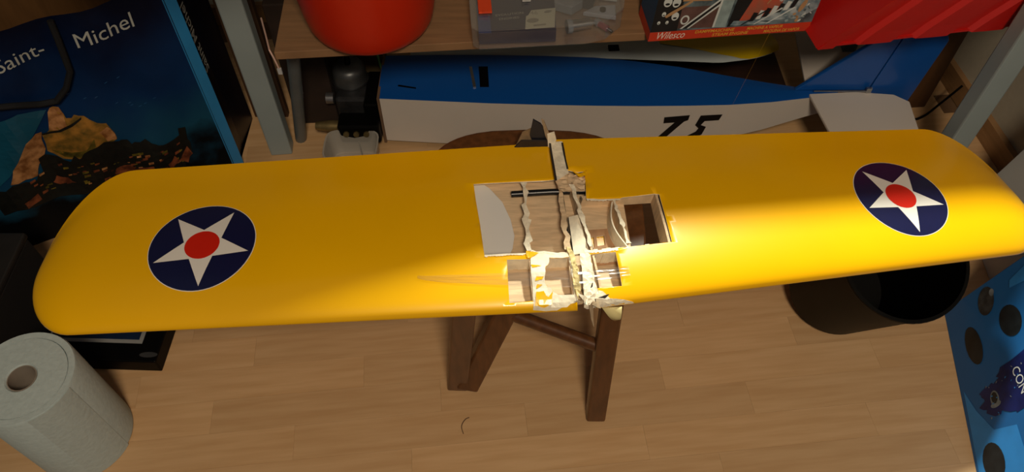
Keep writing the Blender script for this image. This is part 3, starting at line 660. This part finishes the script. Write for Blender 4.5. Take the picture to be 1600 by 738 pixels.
wz = .421
og = thing('organizer_case', (.08, 1.26, .42), 'clear plastic organizer case with an orange latch, packed with engine parts', 'case')
clr = clear_mat('clear_plastic', (.72, .75, .80), .05, .15)
cu = Vector((.272, .022, 0)).normalized(); cv_ = Vector((-cu.y, cu.x, 0)); c0 = Vector((-.074, 1.176, 0))
ol = [(0.0, .012), (.012, 0), (.215, .0), (.255, .010), (.292, .045), (.302, .085), (.310, .21), (.300, .225), (.012, .225), (0, .21)]
T = lambda lp, z: [c0 + cu * u + cv_ * v + Vector((0, 0, z)) for u, v in lp]
inset = [(.155 + (u - .155) * .985, .112 + (v - .112) * .98) for u, v in ol]
m = MB(); m.prism(T(ol, wz), (0, 0, .0015)); n = len(ol)
lo, hi = T(ol, wz + .001), T([(.155 + (u - .155) * 1.01, .112 + (v - .112) * 1.012) for u, v in ol], wz + .042)
m.add(lo + hi, [(i, (i + 1) % n, n + (i + 1) % n, n + i) for i in range(n)]); obj('tray', m, clr, og, bevel=0)
m = MB(); m.prism(T([(.155 + (u - .155) * 1.015, .112 + (v - .112) * 1.018) for u, v in ol], wz + .043), (0, 0, .004)); obj('lid', m, clr, og, bevel=.001)
lt = mat('orange_latch', '#E2481C', rough=.45, var=.05); wl = mat('grey_latch', '#B6B4B4', rough=.45, var=.05)
def latch(u, mt, w, v0, ln):
    m = MB(); p = T([(u, v0), (u + w, v0), (u + w, v0 + ln), (u, v0 + ln)], wz + .0475); m.prism(p, (0, 0, .004)); m2 = T([(u + w * .3, v0 - .002), (u + w * .7, v0 - .002), (u + w * .7, v0 + .006), (u + w * .3, v0 + .006)], wz + .0515); m.prism(m2, (0, 0, .002))
    obj('latch', m, mt, og, bevel=.0015)
latch(.014, lt, .026, .046, .060); latch(.100, wl, .017, .076, .05)
# contents
ec = thing('engine_carton', (.02, 1.25, wz + .002), 'navy engine carton with a white label inside the clear case', 'carton')
m = MB(); m.prism(T([(.012, .014), (.160, .010), (.168, .118), (.012, .118)], wz + .002), (0, 0, .026)); obj('carton', m, mat('carton_navy', '#242744', rough=.5, var=.15), ec)
m = MB(); m.prism(T([(.012, .013), (.036, .012), (.036, .10), (.012, .10)], wz + .0285), (0, 0, .0006)); obj('blue_band', m, mat('carton_blue', '#2C4584', rough=.5, var=.1), ec)
m = MB(); m.prism(T([(.101, .018), (.158, .020), (.166, .078), (.118, .074), (.111, .060), (.106, .056)], wz + .0285), (0, 0, .0008)); lab = obj('label', m, mat('carton_label', '#B9BAA8', rough=.7, var=.05), ec)
fc = lambda u, v, k=0: c0 + cu * u + cv_ * v + Vector((0, 0, wz + .0294 + k * .0002))
m = MB(); m.poly([fc(u, v, 1) for u, v in ell(.118, .042, .012, .007, .1, 14)]); m.poly([fc(u, v, 1) for u, v in ((.118, .024), (.142, .026), (.142, .031), (.118, .029))]); m.poly([fc(u, v, 1) for u, v in ell(.150, .067, .008, .004, .3, 12)])
text_mb('46', .015, fc, .115, .060, layer=1, mb=m); obj('label_print', m, mat('label_grey', '#8a8b80', rough=.7, var=.1), lab)
m = text_mb('EVOLUTION', .0095, fc, .047, .060, ang=.08, sx=1.05, layer=0); obj('lettering', m, mat('carton_letters', '#A5A39C', rough=.5, var=.05), ec); m = text_mb('ENGINES', .0095, fc, .053, .048, ang=.08, sx=1.05, layer=0); obj('lettering', m, mat('carton_letters', '#A5A39C', rough=.5, var=.05), ec)
chrome = mat('bare_metal', '#A7A9AC', rough=.28, metal=.9, var=.1, scale=30)
gp = mat('grey_part', '#7E8690', rough=.45, var=.12, scale=40)
def cyl_thing(name, label, a, b, r, mt, cat, extra=None):
    t = thing(name, tuple(a), label, cat); m = MB(); m.tube([a, b], r, 16); obj('barrel', m, mt, t, smooth=True)
    d = (b - a).normalized(); m = MB(); m.tube([a - d * .006, a + d * .004], r * 1.25, 16); obj('collar', m, gp, t, smooth=True)
    m = MB(); m.tube([b, b + d * .012], r * .5, 12); obj('tip', m, chrome, t, smooth=True)
Z = wz + .016
cyl_thing('muffler_tube', 'shiny metal tube at the right inside the clear case', *[c0 + cu * u + cv_ * v + Vector((0, 0, Z)) for u, v in ((.190, .036), (.232, .042))], .011, chrome, 'metal tube')
cyl_thing('glow_plug_socket', 'small tilted metal socket with a pink glint in the clear case', *[c0 + cu * u + cv_ * v + Vector((0, 0, Z)) for u, v in ((.246, .042), (.262, .022))], .006, mat('pink_metal', '#C08a98', rough=.3, metal=.7, var=.1), 'socket')
cyl_thing('metal_cylinder', 'polished metal cylinder at the back left of the clear case', *[c0 + cu * u + cv_ * v + Vector((0, 0, Z + .006)) for u, v in ((.030, .140), (.115, .146))], .016, chrome, 'metal tube')
def slab_thing(name, label, lp, z, h, mt, cat, k=None):
    t = thing(name, tuple(c0 + cu * lp[0][0] + cv_ * lp[0][1] + Vector((0, 0, z))), label, cat); m = MB(); m.prism(T(lp, z), (0, 0, h)); obj('body', m, mt, t, bevel=.002)
    cx = sum(p[0] for p in lp) / len(lp); cy = sum(p[1] for p in lp) / len(lp); m = MB(); c = c0 + cu * cx + cv_ * cy; m.tube([c + Vector((0, 0, z + h)), c + Vector((0, 0, z + h + .005))], .006, 12); obj('boss', m, black_pl, t, smooth=True)
slab_thing('grey_engine_mount', 'grey engine mount plate in the middle of the clear case', [(.128, .126), (.20, .085), (.225, .105), (.205, .15), (.15, .16)], wz + .003, .020, gp, 'engine mount')
slab_thing('cream_rod_mount', 'cream plastic bar lying across the clear case', [(.150, .118), (.157, .112), (.215, .165), (.208, .172)], wz + .026, .008, mat('cream_plastic', '#C9BFA0', rough=.5, var=.1), 'plastic bar')
slab_thing('dark_servo', 'dark plastic servo block at the back of the clear case', [(.205, .112), (.245, .10), (.262, .15), (.215, .17)], wz + .003, .028, mat('servo_dark', '#2b2f3c', rough=.5, var=.2), 'servo')
slab_thing('frosted_bracket', 'pale frosted bracket near the right end of the clear case', [(.222, .082), (.262, .070), (.286, .062), (.290, .10), (.25, .10)], wz + .003, .010, mat('frosted', '#9AA0AC', rough=.5, var=.1), 'bracket')
slab_thing('pale_bag_of_parts', 'pale bagged part at the back right of the clear case', [(.262, .13), (.298, .12), (.302, .19), (.27, .20)], wz + .003, .028, mat('pale_bag', '#A9B0B4', rough=.4, var=.2, scale=50), 'bag')

# steam engine carton
fx = Vector((.316, .033, 0)).normalized(); fy = Vector((-fx.y, fx.x, 0)); f0 = Vector((.264, 1.202, .4205))
sb = thing('toy_engine_carton', tuple(f0 + fx * .16), 'toy steam engine carton with a red lettered strip standing on the shelf', 'carton')
red_c = mat('carton_red', '#C4381E', rough=.5, var=.06, scale=15)
blue_c = mat('carton_side_blue', '#164A72', rough=.5, var=.08, scale=12)
Wd, Ht, Dp = .320, .17, .085
LEAN = Vector((.0, .0, 1)) + fx * .10 + fy * .10
LEAN = LEAN / LEAN.z
m = MB(); q = [f0, f0 + fx * Wd, f0 + fx * Wd + fy * Dp, f0 + fy * Dp]; m.prism(q, LEAN * Ht, 0); obj('carton', m, blue_c, sb)
fs = lambda u, w, k=0: f0 + fx * u + LEAN * w - fy * (.0004 + k * .00025)
m = MB(); P = lambda lp, mi, ly: m.poly([fs(u, w, ly) for u, w in lp], mi)
sm_ = [red_c, mat('art_grey', '#6d7f86', rough=.5, col2='#39454c', scale=40), mat('art_black', '#15161a', rough=.5, var=.3), mat('art_white', '#CBD2D2', rough=.5, var=.08), mat('art_steel', '#8FA3A6', rough=.5, var=.2, scale=50), mat('art_brown', '#5E4440', rough=.5, var=.3, scale=40), mat('art_red', '#C2492F', rough=.5, col2='#9a5a48', scale=30), mat('art_tan', '#B08a62', rough=.5, var=.1), mat('art_pale', '#A9B6BC', rough=.5, col2='#59707c', scale=55)]
P([(0, .0195), (Wd, .0195), (Wd, Ht), (0, Ht)], 1, 0); P([(0, 0), (Wd, 0), (Wd, .0198), (0, .0198)], 0, 0)
P([(.0, .02), (.052, .02), (.050, .10), (.042, Ht), (0, Ht)], 2, 1); P([(.052, .025), (.125, .022), (.125, .07), (.05, .07)], 5, 1)
P([(.16, .027), (.21, .038), (.25, .055), (.25, Ht), (.19, Ht), (.175, .08)], 6, 1); P([(.205, .03), (.29, .03), (Wd, .05), (Wd, Ht), (.25, Ht), (.245, .055)], 8, 2)
for u, w, r in ((.020, .083, .008), (.037, .081, .008), (.041, .052, .007), (.012, .040, .003), (.028, .040, .003), (.018, .058, .004)): P(ell(u, w, r, r * 1.25), 3, 3); P(ell(u, w - r * .5, r * .55, r * .3), 2, 4)
P(ell(.062, .043, .0085, .010), 3, 3); P(ell(.062, .043, .0055, .0068), 5, 4)
P([(.020, .054), (.03, .062), (.066, .085), (.068, .081), (.034, .056), (.024, .050)], 7, 5)
P([(.058, .024), (.072, .024), (.145, .093), (.14, .10)], 2, 3); P([(.056, .024), (.061, .024), (.142, .098), (.138, .10)], 3, 4); P([(.07, .024), (.074, .024), (.146, .09), (.144, .094)], 3, 4)
P([(.122, .023), (.147, .021), (.150, Ht), (.128, Ht)], 4, 5); P([(.120, .023), (.124, .023), (.130, Ht), (.126, Ht)], 3, 6)
P([(.150, .021), (.168, .024), (.185, .08), (.195, Ht), (.16, Ht)], 2, 4); P([(.155, .024), (.24, .024), (.20, .032), (.16, .034)], 8, 5)
P([(.05, .085), (.10, .085), (.105, Ht), (.05, Ht)], 4, 3); P([(.048, .083), (.105, .081), (.105, .085), (.048, .087)], 7, 4)
for k in range(7): u = .19 + k * .012; P([(u, .030 + k * .004), (u + .009, .031 + k * .004), (u + .014, .048 + k * .004), (u + .005, .05 + k * .004)], 3 if k % 2 else 2, 6)
for u in (.175, .20, .225): P([(u, .024), (u + .004, .024), (u + .05, .055), (u + .047, .057)], 2 if u < .2 else 3, 7)
for k in range(40): u = random.uniform(.25, .31); w = random.uniform(.025, .10); P(ell(u, w, random.uniform(.001, .004), random.uniform(.002, .006), random.uniform(0, 3), 6), random.choice((3, 4, 7, 1)), 5)
for k in range(14): u = random.uniform(.19, .245); w = random.uniform(.06, .15); P(ell(u, w, .0015, random.uniform(.004, .01), -.5, 6), random.choice((3, 7)), 4)
P(ell(.288, .058, .005, .014, -.3), 7, 7)
obj('cover_print', m, sm_, sb)
yl = mat('print_yellow', '#E0A93A', rough=.5, var=.03)
m = text_mb('Wilesco', .0215, fs, .012, .0042, shear=.35, sx=.80, layer=3); o = obj('script_lettering', m, mat('print_cream', '#E6D9CE', rough=.5, var=.03), sb)
m = MB()
for s_, u, w, ln in (('DAMPFMASCHINE', .089, .0118, .080), ('STEAM ENGINE', .125, .0030, .080), ('MACHINE A VAPEUR', .192, .0118, .079), ('MAQUINA DE VAPOR', .228, .0030, .076)):
    text_mb(s_, .0088, fs, u, w, shear=.15, sx=ln / (len(s_) * .0056), layer=3, bold=.0001, mb=m); obj('lettering', m, yl, sb); m = MB()

m = MB(); m.add([fs(0, 0) + Vector((-.0005, 0, 0)), fs(0, .022) + Vector((-.0006, 0, 0)), f0 + fy * Dp + LEAN * .022 + Vector((-.0006, 0, 0)), f0 + fy * Dp + Vector((-.0006, 0, 0))], [(0, 1, 2, 3)]); obj('side_strip', m, red_c, sb)

# red corrugated crate at the right end of the shelf
cr = thing('red_ribbed_crate', (.75, 1.27, .42), 'red plastic crate with ribbed sides at the right end of the shelf', 'crate')
red_p = mat('red_crate_plastic', '#C01A16', rough=.42, var=.05, scale=6)
g0 = Vector((.588, 1.180, .4205)); g1 = Vector((.985, 1.245, .4205)); gu_ = (g1 - g0).normalized(); gv_ = Vector((-gu_.y, gu_.x, 0)); GL = (g1 - g0).length
prof = []; u = 0; st_ = [(0, 0), (.030, 0), (.040, 1), (.052, 1), (.062, 0), (.075, 0), (.088, 1)]
per = .118
pts = []
k = 0
while k * per < GL:
    for du, dv in ((0, 0), (.030, 0), (.040, 1), (.074, 1), (.084, 0)): 
        if k * per + du <= GL: pts.append((k * per + du, dv * .010))
    k += 1
pts.append((GL, 0))
m = MB(); lev = [(0, 0.0, 0), (.03, .02, -.004), (.16, .110, -.030), (.20, .14, -.038)]
vs = []
for z, sh, out_ in lev: vs += [g0 + gu_ * (u + sh) + gv_ * (v + out_) + Vector((0, 0, z)) for u, v in pts]
n = len(pts); m.add(vs, [(j * n + i, j * n + i + 1, (j + 1) * n + i + 1, (j + 1) * n + i) for j in range(3) for i in range(n - 1)]); 
o = obj('front_wall', m, red_p, cr); sm = o.modifiers.new('t', 'SOLIDIFY'); sm.thickness = .003
m = MB(); m.prism([g0 + gv_ * .002, g1 + gv_ * .002, g1 + gv_ * .22, g0 + gv_ * .22], (0, 0, .004)); obj('crate_bottom', m, red_p, cr)
m = MB(); e = Vector((.14, 0, .20)) + gv_ * -.038
m.add([g0, g0 + gv_ * .22, g0 + gv_ * .25 + Vector((.14, 0, .2)), g0 + e], [(0, 1, 2, 3)]); m.add([g1, g1 + gv_ * .22, g1 + gv_ * .25 + Vector((.14, 0, .2)), g1 + e], [(0, 1, 2, 3)])
m.add([g0 + gv_ * .22, g1 + gv_ * .22, g1 + gv_ * .25 + Vector((.14, 0, .2)), g0 + gv_ * .25 + Vector((.14, 0, .2))], [(0, 1, 2, 3)])
o = obj('side_walls', m, red_p, cr); sm = o.modifiers.new('t', 'SOLIDIFY'); sm.thickness = .003

# ------------------------------------------------------------------ blue and white model aeroplane on the floor
ap = thing('model_aeroplane', (.2, 1.38, 0), 'blue and white model aeroplane fuselage numbered 75 lying behind the stool', 'model aeroplane')
ab = mat('aero_blue', '#0B4FA0', rough=.32, var=.04, scale=4, coat=.3); aw = mat('aero_white', '#CFC9C2', rough=.4, var=.03, scale=5, coat=.2)
xs = [-.312, -.18, -.05, .08, .20, .30, .40, .50, .60, .70, .76]
yf = [1.330, 1.322, 1.314, 1.309, 1.306, 1.305, 1.306, 1.309, 1.318, 1.334, 1.344]
yb = [1.481, 1.483, 1.483, 1.480, 1.474, 1.460, 1.440, 1.412, 1.385, 1.362, 1.352]
zb = [.012, .010, .010, .010, .010, .012, .018, .035, .060, .088, .100]
def side(m, ys, z0, z1, mi=0): 
    n = len(xs); m.add([Vector((x, y, z)) for x, y, z in zip(xs, ys, z0)] + [Vector((x, y, z)) for x, y, z in zip(xs, ys, z1)], [(i, i + 1, n + i + 1, n + i) for i in range(n - 1)], mi)
zt = [.15] * len(xs)
m = MB(); side(m, yf, zb, zt); o = obj('side_panel', m, aw, ap, smooth=True)
m = MB(); n = len(xs); m.add([Vector((x, y, .15)) for x, y in zip(xs, yf)] + [Vector((x, (y + y2) / 2, .156)) for x, y, y2 in zip(xs, yf, yb)] + [Vector((x, y, .15)) for x, y in zip(xs, yb)], [(j * n + i, j * n + i + 1, (j + 1) * n + i + 1, (j + 1) * n + i) for j in range(2) for i in range(n - 1)]); obj('top_deck', m, ab, ap, smooth=True)
m = MB(); side(m, yb, zb, zt); obj('side_panel', m, ab, ap)
m = MB(); m.add([Vector((x, y, z)) for x, y, z in zip(xs, yf, zb)] + [Vector((x, y, z)) for x, y, z in zip(xs, yb, zb)], [(i, i + 1, n + i + 1, n + i) for i in range(n - 1)]); obj('belly', m, ab, ap)
m = MB(); m.prism([Vector((-.314, 1.326, .008)), Vector((-.314, 1.484, .008)), Vector((-.314, 1.484, .153)), Vector((-.314, 1.326, .153))], (.006, 0, 0)); obj('firewall', m, mat('firewall_ply', '#6c5440', rough=.7, var=.2), ap)
# number
num = mat('number_black', '#0C0C0E', rough=.4, var=.1)
def yfront(x):
    for i in range(len(xs) - 1):
        if xs[i] <= x <= xs[i + 1]: t = (x - xs[i]) / (xs[i + 1] - xs[i]); return yf[i] * (1 - t) + yf[i + 1] * t
    return yf[-1]
for lp, nm in (([(.3564, .1149), (.4154, .1211), (.4139, .1045), (.405, .1000), (.3587, .031), (.3384, .031), (.383, .0975), (.3572, .0950)], 'numeral_seven'), ([(.4413, .119), (.4919, .1211), (.4869, .1024), (.454, .1003), (.4474, .0876), (.4609, .0812), (.4553, .0553), (.4132, .031), (.393, .031), (.4393, .0661), (.4434, .0769), (.4337, .0876)], 'numeral_five')):
    m = MB(); vo, fo = cdt(lp, [], []); m.add([Vector((v[0], yfront(v[0]) - .0012, v[1])) for v in vo], fo); obj(nm, m, num, ap)
m = MB(); m.prism([Vector((x, y, .1535)) for x, y in ((-.08, 1.434), (-.058, 1.434), (-.054, 1.365), (-.075, 1.365))], (0, 0, .003)); obj('hatch', m, black_pl, ap)
m = MB(); m.prism([Vector((x, y, .1535)) for x, y in ((-.103, 1.434), (-.096, 1.434), (-.084, 1.363), (-.091, 1.363))], (0, 0, .003)); obj('metal_strip', m, chrome, ap)
m = MB(); m.prism([Vector((x, y, .1515)) for x, y in ((-.268, 1.374), (-.225, 1.364), (-.225, 1.360), (-.268, 1.368))], (0, 0, .002)); obj('push_rod_slot', m, black_pl, ap)
# tail surfaces
def plate(nm, lp, d, mt): m = MB(); m.prism(lp, d); return obj(nm, m, mt, ap, bevel=.002)
aws = aw
plate('stabilizer', [Vector((x, y, .150)) for x, y in ((.690, 1.338), (.80, 1.345), (.885, 1.336), (.915, 1.312), (.905, 1.18), (.89, 1.165), (.72, 1.165), (.712, 1.18))], (0, 0, .008), aws)
plate('stabilizer', [Vector((x, y, .150)) for x, y in ((.688, 1.366), (.80, 1.362), (.88, 1.37), (.87, 1.56), (.85, 1.575), (.72, 1.575), (.706, 1.56))], (0, 0, .008), aws)
plate('fin', [Vector((x, 1.352, z)) for x, z in ((.66, .155), (.83, .155), (.855, .34), (.84, .345))], (0, .010, 0), ab)
plate('rudder', [Vector((x, 1.352, z)) for x, z in ((.833, .06), (.93, .045), (.955, .30), (.93, .345), (.858, .345), (.833, .155))], (0, .010, 0), ab)
m = MB(); m.tube([(.70, 1.342, .162), (.82, 1.342, .162)], .0018, 8); obj('push_rod', m, chrome, ap, smooth=True)
m = MB(); m.box((.826, 1.342, .165), (.012, .006, .014)); obj('control_horn', m, chrome, ap)
# engine on the nose
dark_al = mat('dark_cast_metal', '#3A3B3E', rough=.45, metal=.6, var=.3, scale=40, bump=.5)
m = MB(); m.box((-.385, 1.41, .075), (.075, .10, .09)); obj('crankcase', m, dark_al, ap, bevel=.008)
m = MB(); m.box((-.335, 1.40, .07), (.035, .12, .10)); obj('engine_mount', m, black_pl, ap, bevel=.004)
m = MB(); m.lathe((-.392, 1.43, .12), [(0, .050), (.028, .048), (.037, .040), (.040, .028), (.040, 0), (.034, 0)], 36); obj('cylinder_head', m, mat('cast_alloy', '#6E7174', rough=.4, metal=.7, var=.2), ap, smooth=True)
for k in range(4): 
    m = MB(); m.lathe((-.392, 1.43, .098 + k * .007), [(.030, 0), (.044, 0), (.044, .003), (.030, .003)], 28); obj('cooling_fin', m, dark_al, ap, smooth=True)
m = MB(); m.tube([(-.392, 1.43, .165), (-.390, 1.432, .190), (-.375, 1.46, .205)], [.008, .006, .004], 10); obj('spark_plug', m, black_pl, ap, smooth=True)
m = MB(); m.tube([(-.395, 1.335, .055), (-.44, 1.335, .055), (-.475, 1.336, .055)], [.014, .015, .010], 16); obj('exhaust_stub', m, mat('aged_brass', '#8B7A52', rough=.4, metal=.7, var=.3, scale=40), ap, smooth=True)
m = MB(); m.tube([(-.43, 1.385, .10), (-.448, 1.385, .10)], .014, 14); obj('prop_shaft', m, chrome, ap, smooth=True)
m = MB(); m.box((-.365, 1.325, .06), (.10, .05, .055)); obj('ignition_box', m, black_pl, ap, bevel=.005)
for k in range(3):
    m = MB(); m.lathe((-.395 + k * .024, 1.298, .066), [(0, -.004), (.007, -.004), (.007, .004), (.0, .004)], 12, (0, -1, .2)); obj('screw_head', m, MATS['aged_brass'], ap, smooth=True)
m = MB(); m.tube([(-.365, 1.47, .17), (-.345, 1.485, .20), (-.33, 1.48, .17), (-.318, 1.46, .12)], .003, 8); obj('fuel_tube', m, mat('green_tube', '#6FA05A', rough=.3, var=.1), ap, smooth=True)
m = MB(); m.tube([(-.37, 1.30, .04), (-.36, 1.27, .02), (-.335, 1.23, .012)], .0012, 6); obj('wire', m, mat('grey_wire', '#8c8a84', rough=.5, var=.1), ap, smooth=True)

# translucent tub by the engine
tb = thing('plastic_tub', (-.375, 1.24, 0), 'milky plastic tub on the floor beside the model engine', 'tub')
milky = clear_mat('milky_plastic', (.55, .53, .48), .55, .3)
lp = ell(0, 0, 1, 1, 0, 28); sq = [(math.copysign(abs(x) ** .45, x), math.copysign(abs(y) ** .45, y)) for x, y in lp]
m = MB(); vs = []
for z, k in ((.002, .86), (.006, .92), (.07, 1.0), (.074, 1.03), (.074, .97), (.008, .88)): vs += [Vector((-.378 + .062 * k * x, 1.255 + .048 * k * y, z)) for x, y in sq]
n = 28; m.add(vs, [(j * n + i, j * n + (i + 1) % n, (j + 1) * n + (i + 1) % n, (j + 1) * n + i) for j in range(5) for i in range(n)] + [tuple(range(n))]); obj('tub_body', m, milky, tb, smooth=True)

# white and yellow wing lying behind the fuselage
ww = thing('white_model_wing', (.25, 1.6, 0), 'white model wing with a yellow tip tucked behind the blue aeroplane', 'model wing')
def wpt(x, t, up):       # t 0 front .. 1 back
    yfz = 1.492 - .045 * max(0, (x - .05) / .45) ** 1.2 if x < .5 else 1.447 + (x - .5) * .30 + 3.2 * max(0, x - .56) ** 2
    yb_ = 1.76 - .02 * x; y = yfz + (yb_ - yfz) * t
    th = .020 * math.sqrt(min(1, t * 6)) * (1 - t * .6)
    return Vector((x, y, .155 - .12 * (y - 1.45) / .3 + th * (1 if up else -.6)))
X = [-.25 + .92 * k / 40 for k in range(41)]; TT = [0, .03, .08, .15, .3, .5, .75, 1]
def wsec(name, x0, x1, skew, mt):
    m = MB(); g = [x for x in X if x0 <= x <= x1]; n = len(g); vs = []
    for up in (True, False):
        for t in TT: vs += [wpt(x + skew(t, x), t, up) for x in g]
    k = len(TT); m.add(vs, [(h * k * n + j * n + i, h * k * n + j * n + i + 1, h * k * n + (j + 1) * n + i + 1, h * k * n + (j + 1) * n + i) for h in range(2) for j in range(k - 1) for i in range(n - 1)])
    return obj(name, m, mt, ww, smooth=True)
wsec('wing_panel', -.25, .67, lambda t, x: 0 if x < .45 else 0, mat('pale_wing_white', '#B7C3C6', rough=.4, var=.03, coat=.2))
m = MB(); g = [x for x in X if x >= .36]; nn = len(g); vs = []
for x in g:
    tb = .30 - .30 * min(1, (x - .36) / .20)
    for j in range(9): vs.append(wpt(x, tb + (1 - tb) * (j / 8) ** 1.6, True) + Vector((0, 0, .0012)))
m.add(vs, [(i * 9 + j, i * 9 + j + 1, (i + 1) * 9 + j + 1, (i + 1) * 9 + j) for i in range(nn - 1) for j in range(8)])
obj('wing_tip', m, mat('wing_tip_yellow', '#D8B800', rough=.4, var=.04, coat=.2), ww, smooth=True)
m = MB(); c = wpt(.25, .12, True); m.box(c + Vector((0, 0, .003)), (.026, .018, .006), .05); obj('black_clip', m, black_pl, ww)

# small things around
cbn = thing('brown_cabinet', (-1.12, 1.55, 0), 'brown wooden cabinet behind the blue souvenir bag in the upper left corner', 'cabinet')
cab_m = mat('cabinet_wood', '#6B4A28', rough=.55, var=.18, scale=9, stretch=(5, 5, 1))
m = MB(); m.box((-1.13, 1.60, .42), (.56, .30, .84), .10); obj('carcass', m, cab_m, cbn, bevel=.003)
m = MB(); m.box((-1.115, 1.440, .42), (.54, .016, .80), .10); cd_ = obj('door', m, cab_m, cbn, bevel=.003)
m = MB(); m.lathe((-.90, 1.452, .62), [(0, .022), (.012, .020), (.014, .012), (.006, .004), (.006, 0)], 20, (.1, -1, 0)); obj('knob', m, cab_m, cd_, smooth=True)
dc = thing('shade_block', (-.49, 1.50, 0), 'added dark brown block standing in for shade between the desk leg and the model engine', 'carton')  # dark block added to darken the gap under the desk
m = MB(); m.box((-.495, 1.52, .18), (.105, .24, .36), .05); obj('carton', m, mat('shade_block_brown', '#2A1C14', rough=.8, var=.2), dc, bevel=.003)
m = MB(); m.box((-.495, 1.52, .3605), (.105, .02, .001), .05); obj('packing_tape', m, mat('shade_block_band', '#3a2818', rough=.4, var=.1), dc)
db = thing('floor_shade_sheet', (.58, 1.6, 0), 'added dark brown sheet standing in for shade on the floor behind the blue fuselage tail', 'board')  # added dark sheet, stands in for the shade on the floor here
m = MB(); m.box((.40, 1.66, .010), (.62, .36, .018), .03); obj('panel', m, mat('floor_shade_brown', '#2E1B12', rough=.6, var=.25, scale=10, stretch=(1, 6, 1)), db, bevel=.002)
m = MB(); m.box((.40, 1.478, .010), (.62, .006, .020), .03); obj('edge_strip', m, mat('floor_shade_edge', '#3a2418', rough=.6, var=.2), db)
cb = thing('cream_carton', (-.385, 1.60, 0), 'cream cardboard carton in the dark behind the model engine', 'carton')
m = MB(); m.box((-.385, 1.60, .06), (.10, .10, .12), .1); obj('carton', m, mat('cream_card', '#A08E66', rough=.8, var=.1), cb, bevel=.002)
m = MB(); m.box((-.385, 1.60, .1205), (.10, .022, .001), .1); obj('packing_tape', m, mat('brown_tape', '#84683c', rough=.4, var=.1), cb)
bp_ = thing('brown_board', (-.612, 1.43, 0), 'brown wooden board standing between the blue bag and the desk leg', 'board')
m = MB(); m.box((-.612, 1.43, .30), (.085, .018, .60), 0.0); obj('panel', m, mat('brown_panel', '#4A3322', rough=.6, var=.25, scale=12, stretch=(6, 6, 1)), bp_, bevel=.002)
m = MB(); m.box((-.612, 1.43, .605), (.085, .024, .012), 0.0); obj('edge_strip', m, mat('brown_edge', '#5b4330', rough=.6, var=.2), bp_)
wbd = thing('white_board', (1.10, 1.02, 0), 'white panel leaning on the wall at the right behind the wing tip', 'panel')
m = MB(); q = [Vector((1.045, 1.13, 0)), Vector((1.02, .70, 0)), Vector((1.11, .70, .42)), Vector((1.135, 1.13, .42))]; m.prism(q, (.012, 0, .002)); obj('panel', m, mat('white_laminate', '#BFC3C2', rough=.5, var=.03), wbd, bevel=.002)
m = MB(); m.bar((1.135, 1.13, .425), (1.11, .70, .425), .014, .008); obj('edge_trim', m, leg_metal, wbd)
pb = thing('brown_upright', (1.0, 1.55, 0), 'plain dark brown batten standing by the wall right of the blue rudder', 'upright')  # plain dark brown upright strip
m = MB(); m.box((1.035, 1.47, .30), (.055, .03, .60), .1); obj('upright', m, mat('upright_brown', '#4B3018', rough=.6, var=.25, scale=10, stretch=(6, 6, 1)), pb, bevel=.003)
def cable(name, pts, r, mt, label):
    P_ = [Vector(p) for p in pts]; q = []
    for k in range(len(P_) - 1):
        p0 = P_[max(k - 1, 0)]; p1 = P_[k]; p2 = P_[k + 1]; p3 = P_[min(k + 2, len(P_) - 1)]
        for j in range(6):
            t = j / 6; q.append(.5 * ((2 * p1) + (p2 - p0) * t + (2 * p0 - 5 * p1 + 4 * p2 - p3) * t * t + (3 * p1 - p0 - 3 * p2 + p3) * t ** 3))
    q.append(P_[-1]); m = MB(); m.tube(q, r, 8); o = obj(name, m, mt, None, smooth=True, org=P_[0]); return tag(o, label, 'cable')
cable('black_cable', [(.905, 1.44, .03), (.93, 1.41, .025), (.97, 1.385, .025), (1.02, 1.39, .03), (1.07, 1.42, .05), (1.12, 1.45, .08)], .003, black_pl, 'thin black cable hanging by the wall right of the blue rudder')
t = thing('servo_lead', (-.458, 1.168, .44), 'thin pale servo lead dangling over the left end of the shelf', 'cable')
m = MB(); P_ = [(-.50, 1.27, .423), (-.480, 1.215, .4235), (-.465, 1.172, .424), (-.459, 1.166, .410), (-.455, 1.165, .385)]; m.tube(P_, .0018, 8); obj('wire', m, mat('lead_wire', '#C9A79A', rough=.5, var=.1), t, smooth=True)
m = MB(); m.box((-.4545, 1.165, .378), (.008, .004, .014)); obj('connector', m, mat('lead_plug', '#B9BDC0', rough=.4, var=.1), t)
hair = cable('brown_fibre', [(-.092, .575, .001), (-.096, .59, .002), (-.090, .603, .002), (-.082, .608, .0015)], .0007, mat('fibre', '#3a2414', rough=.8, var=.1), 'tiny curled brown fibre on the floor in front of the stool')
hair['category'] = 'fibre'
